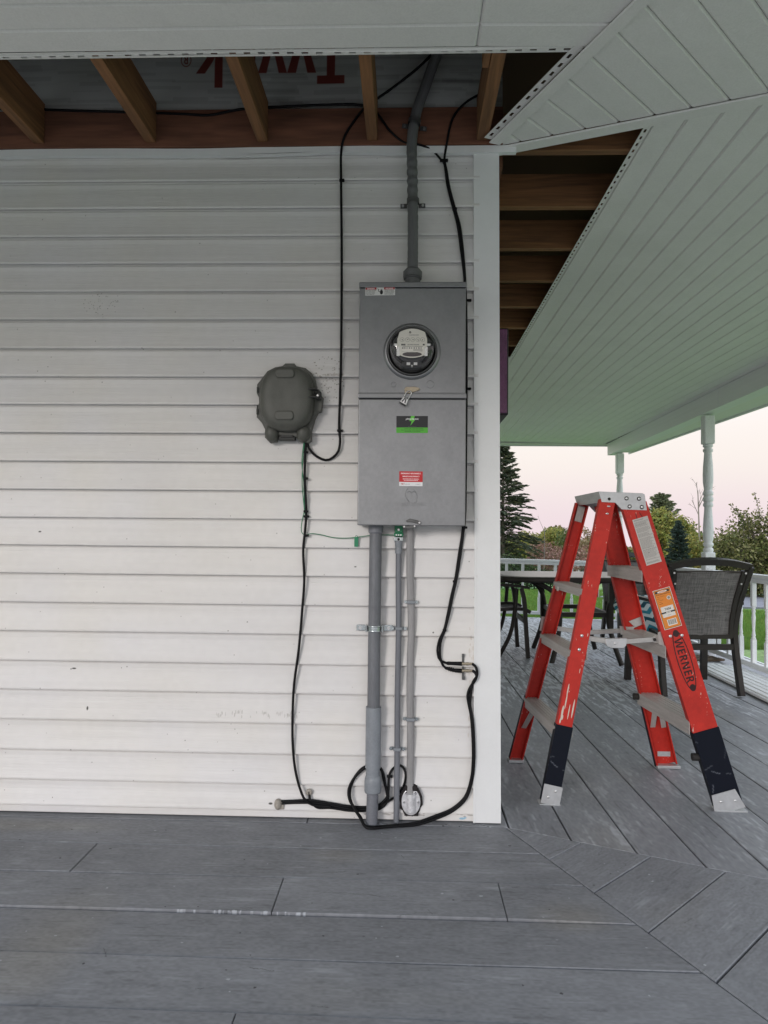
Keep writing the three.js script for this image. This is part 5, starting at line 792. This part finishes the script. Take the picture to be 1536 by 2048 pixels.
{
  const t = thing('patio_table', 'brown metal patio table with a flat tan top behind the ladder', 'table', [1.22, deckY(1.22, -3.95), -3.99]);
  const top = (() => { const s = new THREE.Shape(), a = 0.72, b = 0.5, r = 0.3; s.moveTo(-a + r, -b); s.lineTo(a - r, -b); s.quadraticCurveTo(a, -b, a, -b + r); s.lineTo(a, b - r); s.quadraticCurveTo(a, b, a - r, b); s.lineTo(-a + r, b); s.quadraticCurveTo(-a, b, -a, b - r); s.lineTo(-a, -b + r); s.quadraticCurveTo(-a, -b, -a + r, -b); return s; })();
  part('rim', extrude(top, 0.045, 0.012, 3).rotateX(-Math.PI / 2).translate(0, 0.705, 0), M.bronze, t);
  part('top_inlay', extrude(top, 0.006, 0.001).scale(0.95, 0.92, 1).rotateX(-Math.PI / 2).translate(0, 0.7465, 0), speckled(0.21, 0.19, 0.17, 0.4, 0.3, 0, 621), t);
  for (const sx of [-1, 1]) for (const sz of [-1, 1]) {
    const pts = [[sx * 0.3, 0, sz * 0.43], [sx * 0.24, 0.2, sz * 0.38], [sx * 0.21, 0.42, sz * 0.34], [sx * 0.26, 0.6, sz * 0.36], [sx * 0.42, 0.705, sz * 0.4]].map((p) => V(...p));
    part('leg', tube(pts, 0.022, 10, 24), M.bronze, t);
    part('leg_post', bar(V(sx * 0.225, 0.3, sz * 0.36), V(sx * 0.23, 0.71, sz * 0.36), 0.04, 0.03), M.bronze, t);
  }
  part('stretcher', [bar(V(-0.21, 0.42, -0.34), V(0.21, 0.42, -0.34), 0.04, 0.03, V(0, 1, 0)), bar(V(-0.21, 0.42, 0.34), V(0.21, 0.42, 0.34), 0.04, 0.03, V(0, 1, 0)), bar(V(-0.21, 0.42, -0.34), V(-0.21, 0.42, 0.34), 0.04, 0.03, V(0, 1, 0)), bar(V(0.21, 0.42, -0.34), V(0.21, 0.42, 0.34), 0.04, 0.03, V(0, 1, 0))], M.bronze, t);
}
{ // chevron pillow
  const px = canvasTex(512, 512, (c, w, h) => { c.fillStyle = '#c9d4d8'; c.fillRect(0, 0, w, h); const cols = ['#0f4a59', '#c9d4d8', '#2a7f93', '#c9d4d8']; for (let k = -3; k < 14; k++) { c.fillStyle = cols[((k % 4) + 4) % 4]; c.beginPath(); const y = k * 46; c.moveTo(0, y); for (let i = 0; i <= 8; i++) c.lineTo(i * 64, y + (i % 2 ? 46 : 0)); for (let i = 8; i >= 0; i--) c.lineTo(i * 64, y + 46 + (i % 2 ? 46 : 0)); c.closePath(); c.fill(); } });
  const g = new THREE.SphereGeometry(1, 36, 24), p = g.attributes.position, uv = g.attributes.uv;
  for (let i = 0; i < p.count; i++) { const x = p.getX(i), y = p.getY(i), z = p.getZ(i), m = Math.pow(Math.pow(Math.abs(x), 4) + Math.pow(Math.abs(y), 4), 0.25) || 1e-6, q = Math.hypot(x, y), k = q > 1e-6 ? q / m : 1; const X = x * k, Y = y * k; uv.setXY(i, X * 0.5 + 0.5, Y * 0.5 + 0.5); p.setXYZ(i, X * 0.21, Y * 0.2, z * 0.075 * (1 - 0.25 * q)); }
  g.computeVertexNormals();
  const t = thing('throw_pillow', 'teal and white chevron pillow lying on the chair seat behind the ladder', 'pillow', [1.48, 0.435 + deckY(1.5, -2.85) + 0.085, -2.83], 0.35);
  const m = part('cover', g.rotateX(-1.05).rotateZ(0.12), new THREE.MeshPhysicalMaterial({ map: px, roughness: 0.85 }), t); void m;
}

// ---------------------------------------------------------------- trees and shrubs beyond the railing
const barkM = mat(0.09, 0.075, 0.06, 0.9), barkPale = mat(0.2, 0.17, 0.15, 0.9);
const leafM = new THREE.MeshPhysicalMaterial({ vertexColors: true, roughness: 0.8, specularIntensity: 0.4, side: THREE.DoubleSide, transmission: 0.25, thickness: 0 });
const needleM = new THREE.MeshPhysicalMaterial({ vertexColors: true, roughness: 0.85, specularIntensity: 0.3, side: THREE.DoubleSide });
function Leaves() { return { p: [], c: [] }; }
function addLeaf(L, o, a, b, c) { // a diamond leaf: half axes a (length) and b (width)
  const p = L.p; p.push(o.x - a.x, o.y - a.y, o.z - a.z, o.x - b.x, o.y - b.y, o.z - b.z, o.x + a.x, o.y + a.y, o.z + a.z, o.x - a.x, o.y - a.y, o.z - a.z, o.x + a.x, o.y + a.y, o.z + a.z, o.x + b.x, o.y + b.y, o.z + b.z);
  for (let i = 0; i < 6; i++) L.c.push(c[0], c[1], c[2]);
}
function leavesGeo(L) { const g = new THREE.BufferGeometry(); g.setAttribute('position', new THREE.Float32BufferAttribute(L.p, 3)); g.setAttribute('color', new THREE.Float32BufferAttribute(L.c, 3)); g.computeVertexNormals(); return g; }
const rv = (r) => { const z = 2 * r() - 1, a = 6.2832 * r(), s = Math.sqrt(1 - z * z); return V(s * Math.cos(a), z, s * Math.sin(a)); };
function mix(cols, r, amp = 0.35) { const a = cols[Math.floor(r() * cols.length)], k = 1 - amp / 2 + amp * r(); return [a[0] * k, a[1] * k, a[2] * k]; }
// a place seen past the railing: bearing (tangent of the angle right of straight back), distance
const spot = (bearing, dist) => { const x = -0.337 + bearing * dist, z = 2.54 - dist; return [x, groundY(x, z), z]; };
function conifer(label, name, pos, h, rad, seed, cols, opt = {}) {
  const r = rng(seed), t = thing(name, label, 'tree', pos); const L = Leaves(), limbs = [];
  part('trunk', lathe([[0.001, h * 0.98], [h * 0.006, h * 0.7], [h * 0.016, 0.1], [h * 0.02, -0.4]], 8), opt.bark || barkM, t);
  const n = opt.branches || 170, k0 = opt.low ?? 0.03;
  for (let i = 0; i < n; i++) {
    const f = Math.pow((i + r()) / n, opt.pack || 0.85), y = h * (k0 + (0.985 - k0) * f), env = Math.pow(1 - f, opt.pow || 0.85) * (1 - 0.25 * Math.exp(-f * 9)), len = rad * env * (0.55 + 0.6 * r()) + 0.05 * rad, az = r() * 6.283;
    const up = (opt.lift ?? 0.12) + 0.5 * f, drop = (opt.droop ?? 0.35) * (1 - f);
    const pt = (s) => V(Math.cos(az) * len * s, y + len * (up * s - drop * s * s * 1.4), Math.sin(az) * len * s);
    limbs.push(tube([pt(0), pt(0.5), pt(0.95)], Math.max(0.004, 0.006 * len), 4, 4));
    const m = Math.ceil((opt.leaves || 26) * (0.3 + len / rad) * (0.7 + 0.6 * r())), side = V(-Math.sin(az), 0, Math.cos(az));
    for (let j = 0; j < m; j++) {
      const s = 0.12 + 0.9 * Math.pow(r(), 0.75), w = len * 0.34 * (1.05 - s) * (r() - 0.5) * 2, o = pt(s).addScaledVector(side, w); o.y += len * 0.05 * (r() - 0.7) - Math.abs(w) * 0.15;
      const d = V(Math.cos(az), -0.15, Math.sin(az)).addScaledVector(side, Math.sign(w) * 0.8 * r()).addScaledVector(rv(r), 0.45).normalize(); const sz = (opt.size || 0.11) * (0.6 + 0.8 * r()), q = d.clone().cross(rv(r)).normalize();
      addLeaf(L, o, d.multiplyScalar(sz), q.multiplyScalar(sz * 0.22), mix(cols, r, 0.6));
    }
  }
  part('limb', limbs, opt.bark || barkM, t); part('crown', leavesGeo(L), needleM, t); return t;
}
function broadleaf(label, name, cat, pos, clumps, seed, cols, opt = {}) {
  // clumps: [x, y, z, radius] in the tree's own frame
  const r = rng(seed), t = thing(name, label, cat, pos), L = Leaves(), limbs = [];
  const base = V(0, -0.4, 0), fork = V(0, opt.fork ?? 0.4, 0);
  if (!opt.noTrunk) part('trunk', rod(base, fork, opt.trunk || 0.1, (opt.trunk || 0.1) * 0.7, 9), opt.bark || barkM, t);
  for (const [x, y, z, rad] of clumps) {
    const c = V(x, y, z); if (!opt.noTrunk) limbs.push(tube([fork, fork.clone().lerp(c, 0.5).addScaledVector(rv(r), 0.1 * rad), c], Math.max(0.006, (opt.trunk || 0.1) * 0.22), 5, 6));
    const m = Math.ceil((opt.density || 500) * rad * rad);
    for (let i = 0; i < m; i++) {
      const d = rv(r), q = Math.pow(r(), 0.45), bump = 1 + 0.22 * Math.sin(d.x * 5 + seed) * Math.sin(d.y * 6 + 1) + 0.16 * Math.sin(d.z * 9); const o = c.clone().addScaledVector(d.clone().multiply(V(1, opt.flat || 0.85, 1)), rad * q * bump);
      const a = rv(r).addScaledVector(V(0, -0.3, 0), 1).normalize(), b = a.clone().cross(rv(r)).normalize(), sz = (opt.size || 0.05) * (0.55 + 0.9 * r());
      addLeaf(L, o, a.multiplyScalar(sz), b.multiplyScalar(sz * 0.55), mix(cols, r, 0.55));
    }
  }
  for (const [x0, y0, z0, x1, y1, z1] of opt.sprigs || []) {
    const a = V(x0, y0, z0), b = V(x1, y1, z1), mid = a.clone().lerp(b, 0.5).add(V(0.05, 0.06, 0)); limbs.push(tube([a, mid, b], 0.008, 4, 6)); const c = new THREE.CatmullRomCurve3([a, mid, b]); const m = Math.ceil(a.distanceTo(b) * (opt.sprigLeaves || 70));
    for (let i = 0; i < m; i++) { const o = c.getPoint(Math.min(1, 0.1 + 0.9 * r())).addScaledVector(rv(r), 0.09 * Math.pow(r(), 0.6)), q = rv(r), w = q.clone().cross(rv(r)).normalize(), sz = (opt.size || 0.05) * (0.5 + 0.7 * r()); addLeaf(L, o, q.multiplyScalar(sz), w.multiplyScalar(sz * 0.55), mix(cols, r, 0.55)); }
  }
  if (limbs.length) part('limb', limbs, opt.bark || barkM, t); part('crown', leavesGeo(L), opt.needle ? needleM : leafM, t); return t;
}
function blob(n, seed, w, h, y0, rad, depth = w) { // clumps spread through an egg-shaped crown
  const r = rng(seed), out = []; for (let i = 0; i < n; i++) { const d = rv(r), q = Math.pow(r(), 0.4); out.push([d.x * w * q, y0 + h / 2 + d.y * h / 2 * q, d.z * depth * q, rad * (0.6 + 0.7 * r())]); } return out;
}
function bare(label, pos, h, seed, m, lean = 0, few = 5) {
  const r = rng(seed), t = thing('bare_tree', label, 'tree', pos), twigs = [];
  const grow = (a, dir, len, rad, lvl) => { const b = a.clone().addScaledVector(dir, len); twigs.push(rod(a, b, rad, rad * 0.6, 5)); if (lvl < 3) for (let k = 0; k < (lvl ? Math.min(3, few) : few); k++) { const s = 0.35 + 0.6 * r(), d = dir.clone().addScaledVector(rv(r), 0.75).addScaledVector(V(0, 1, 0), 0.3).normalize(); grow(a.clone().lerp(b, s), d, len * (0.35 + 0.25 * r()), rad * 0.5, lvl + 1); } };
  part('trunk', rod(V(0, -0.5, 0), V(lean, h * 0.55, 0), h * 0.011, h * 0.008, 7), m, t); grow(V(lean, h * 0.53, 0), V(lean * 0.3, 1, 0).normalize(), h * 0.4, h * 0.008, 0); part('branches', twigs, m, t); return t;
}
const G = { spruce: [[0.045, 0.062, 0.038], [0.058, 0.074, 0.045], [0.09, 0.095, 0.05], [0.032, 0.045, 0.03]], blue: [[0.03, 0.05, 0.042], [0.042, 0.062, 0.05]], yellow: [[0.25, 0.25, 0.06], [0.19, 0.21, 0.05], [0.29, 0.25, 0.07], [0.14, 0.17, 0.045]], olive: [[0.2, 0.2, 0.06], [0.28, 0.23, 0.06], [0.14, 0.16, 0.045]], rust: [[0.3, 0.16, 0.125], [0.24, 0.125, 0.1], [0.36, 0.24, 0.19], [0.17, 0.13, 0.07]], brown: [[0.28, 0.19, 0.1], [0.23, 0.18, 0.08], [0.36, 0.27, 0.18], [0.17, 0.14, 0.07]], apple: [[0.1, 0.115, 0.03], [0.13, 0.14, 0.04], [0.19, 0.185, 0.065], [0.065, 0.08, 0.024], [0.24, 0.22, 0.1]], hedge: [[0.02, 0.04, 0.012], [0.03, 0.055, 0.016], [0.045, 0.07, 0.02]], pine: [[0.11, 0.13, 0.07], [0.15, 0.165, 0.085], [0.08, 0.1, 0.06]] };
conifer('tall dark spruce with loose drooping branches beside the white corner trim', 'spruce_tree', spot(0.137, 29), 6.0, 1.95, 701, G.spruce, { branches: 330, leaves: 75, size: 0.105, pow: 0.95, droop: 0.4 });
conifer('small dense blue green spruce behind the sling chair', 'spruce_tree', spot(0.3835, 30), 2.75, 0.8, 702, G.blue, { branches: 260, leaves: 50, size: 0.07, pow: 0.8, droop: 0.15, lift: 0.25 });
conifer('pine whose bushy top shows above the yellow green tree', 'pine_tree', spot(0.3595, 72), 8.6, 2.1, 703, G.pine, { branches: 100, leaves: 85, size: 0.24, pow: 0.55, lift: 0.5, droop: 0.1, low: 0.4 });
broadleaf('rounded yellow green tree right of the ladder top', 'deciduous_tree', 'tree', spot(0.366, 60), blob(48, 710, 2.2, 4.7, 0.9, 0.95), 710, G.yellow, { density: 620, size: 0.115, trunk: 0.16, fork: 1.0 });
broadleaf('olive and gold tree between the small spruce and the porch post', 'deciduous_tree', 'tree', spot(0.409, 46), blob(26, 711, 1.25, 2.7, 0.3, 0.65), 711, G.olive, { density: 760, size: 0.09, trunk: 0.1, fork: 0.6 });
broadleaf('yellow green trees in a low rounded group right of the tall spruce', 'deciduous_tree', 'tree', spot(0.194, 78), blob(44, 712, 3.0, 4.2, 1.0, 1.0, 2), 712, G.yellow, { density: 560, size: 0.12, trunk: 0.16, fork: 1.0 });
broadleaf('darker green tree left of the ladder rail, behind the rust shrub', 'deciduous_tree', 'tree', spot(0.238, 70), blob(30, 713, 1.9, 3.8, 0.6, 0.9), 713, [[0.07, 0.1, 0.03], [0.1, 0.12, 0.04]], { density: 520, size: 0.11, trunk: 0.14, fork: 0.8 });
broadleaf('rust coloured shrub with thin foliage beyond the back railing', 'shrub', 'shrub', spot(0.213, 33), blob(46, 714, 1.75, 1.75, 0.0, 0.5), 714, G.rust, { density: 1000, size: 0.05, trunk: 0.05, fork: 0.3 });
broadleaf('brown leaved tree seen through the ladder between its red rails', 'deciduous_tree', 'tree', spot(0.278, 37), blob(44, 715, 1.15, 3.1, 0.2, 0.5), 715, G.brown, { density: 820, size: 0.06, trunk: 0.07, fork: 0.6 });
{
  const cl = blob(95, 716, 1.6, 2.2, -0.1, 0.42, 1.0); cl.push([-0.85, 0.3, 0, 0.5], [-1.0, 0.8, 0.2, 0.4], [-0.6, 0.2, 0.4, 0.45], [0.4, 1.9, 0, 0.4], [0.9, 2.0, 0.1, 0.5]);
  broadleaf('big leafy apple tree at the right edge with stray sprigs against the sky', 'apple_tree', 'tree', spot(0.505, 19), cl, 716, G.apple, { density: 1350, size: 0.042, trunk: 0.1, fork: 0.5, sprigs: [[-0.3, 1.5, 0, -0.95, 2.45, 0], [-0.2, 1.6, 0.1, -0.35, 2.75, 0.1], [-0.6, 1.6, 0, -0.75, 2.2, 0.1], [0.0, 1.8, 0, 0.1, 2.6, 0], [0.3, 1.8, 0, 0.45, 2.75, -0.1], [0.55, 1.9, 0, 0.7, 2.8, 0], [-0.5, 1.5, 0.1, -0.55, 2.25, 0], [0.2, 1.8, 0.1, 0.25, 2.7, 0.2]] });
}
broadleaf('low dark green hedge at the far edge of the lawn behind the table', 'hedge', 'hedge', spot(0.19, 20.5), [-1.3, -0.95, -0.6, -0.25, 0.1, 0.45, 0.8, 1.15].map((x, i) => [x, 0.22 + 0.04 * (i % 3), 0.1 * (i % 2), 0.36]), 717, G.hedge, { density: 4200, size: 0.035, noTrunk: true });
broadleaf('dark green bushes at the foot of the tall spruce', 'shrub', 'shrub', spot(0.145, 26), [[-0.9, 0.5, 0, 0.7], [-0.1, 0.5, 0.2, 0.7], [0.7, 0.4, 0, 0.6]], 718, G.hedge, { density: 1500, size: 0.05, noTrunk: true });
bare('leafless dead tree beside the near porch post', spot(0.414, 52), 7.2, 721, barkPale, -0.1);
bare('thin pale dead trunk in front of the rust shrub', spot(0.195, 31), 2.6, 722, barkPale, 0.02, 1);
{ // wood on the horizon
  const r = rng(730), L = Leaves();
  for (let i = 0; i < 60000; i++) { const a = -0.7 + 2.2 * r(), d = 128 + 20 * r(), x = -0.337 + a * d, z = 2.54 - d, top = 6.0 + 1.3 * Math.sin(a * 37) + 0.9 * Math.sin(a * 91 + 1); const o = V(x, groundY(x, z) + top * Math.pow(r(), 0.7), z), q = rv(r), w = q.clone().cross(rv(r)).normalize(), s = 0.2 + 0.3 * r(); addLeaf(L, o, q.multiplyScalar(s), w.multiplyScalar(s * 0.7), mix([[0.07, 0.09, 0.03], [0.12, 0.12, 0.04], [0.15, 0.12, 0.05], [0.05, 0.07, 0.03]], r)); }
  const m = part(numbered('far_wood'), leavesGeo(L), needleM, scene); m.userData = { kind: 'stuff', label: 'far wood along the horizon', category: 'wood' };
}
{ // small white house far behind the rust shrub
  const p = spot(0.222, 44), t = thing('far_house', 'small white house glimpsed behind the rust shrub', 'house', p);
  part('wall', box(2.6, 1.6, 2.0, 0, 0.5, 0), mat(0.7, 0.7, 0.7, 0.7), t); part('roof', extrude(shapeOf([[-1.5, 1.3], [1.5, 1.3], [0, 1.75]]), 2.7).translate(0, 0, -1.35), mat(0.12, 0.11, 0.11, 0.9), t); part('door', box(0.5, 1.1, 0.05, -0.6, 0.35, 1.02), mat(0.2, 0.2, 0.22), t); for (const x of [0.2, 1.1]) part('window', box(0.4, 0.5, 0.05, x - 0.1, 0.75, 1.02), mat(0.05, 0.06, 0.08, 0.2), t);
}
{ // grass blades in the nearer lawn
  const g = new THREE.BufferGeometry(); const f = []; const r0 = rng(740); for (let k = 0; k < 7; k++) { const a = r0() * 6.28, x = 0.05 * (r0() - 0.5), z = 0.05 * (r0() - 0.5), h = 0.035 + 0.03 * r0(); f.push(x - 0.004 * Math.cos(a), 0, z - 0.004 * Math.sin(a), x + 0.004 * Math.cos(a), 0, z + 0.004 * Math.sin(a), x + 0.03 * (r0() - 0.5), h, z + 0.03 * (r0() - 0.5)); }
  g.setAttribute('position', new THREE.Float32BufferAttribute(f, 3)); g.computeVertexNormals();
  const N = 42000, im = new THREE.InstancedMesh(g, new THREE.MeshPhysicalMaterial({ color: 0xffffff, roughness: 0.9, side: THREE.DoubleSide, specularIntensity: 0.3 }), N), r = rng(741), m4 = new THREE.Matrix4(), q = new THREE.Quaternion(), c = new THREE.Color(); let n = 0;
  while (n < N) { const d = 10.3 + 10 * Math.pow(r(), 1.4), a = 0.09 + 0.52 * r(), x = -0.337 + a * d, z = 2.54 - d; if (x > 4.5 && z < -8.9 && z > -17.2) { if (!(x < 5.0)) { if (z < -13.2 + (x - 5) * 0.13 && z > -17.2) { continue; } } } if (z > -7.7 && x < 2.95) continue; q.setFromAxisAngle(V(0, 1, 0), r() * 6.28); const s = 0.7 + 0.8 * r(); m4.compose(V(x, groundY(x, z) - 0.002, z), q, V(s, s, s)); im.setMatrixAt(n, m4); const k = 0.7 + 0.6 * r(); c.setRGB(0.15 * k * (0.8 + 0.6 * r()), 0.28 * k, 0.06 * k); im.setColorAt(n, c); n++; }
  im.name = 'grass'; im.userData = { kind: 'stuff', label: 'short green grass of the lawn', category: 'grass' }; im.castShadow = im.receiveShadow = true; scene.add(im);
}

renderer.render(scene, camera);
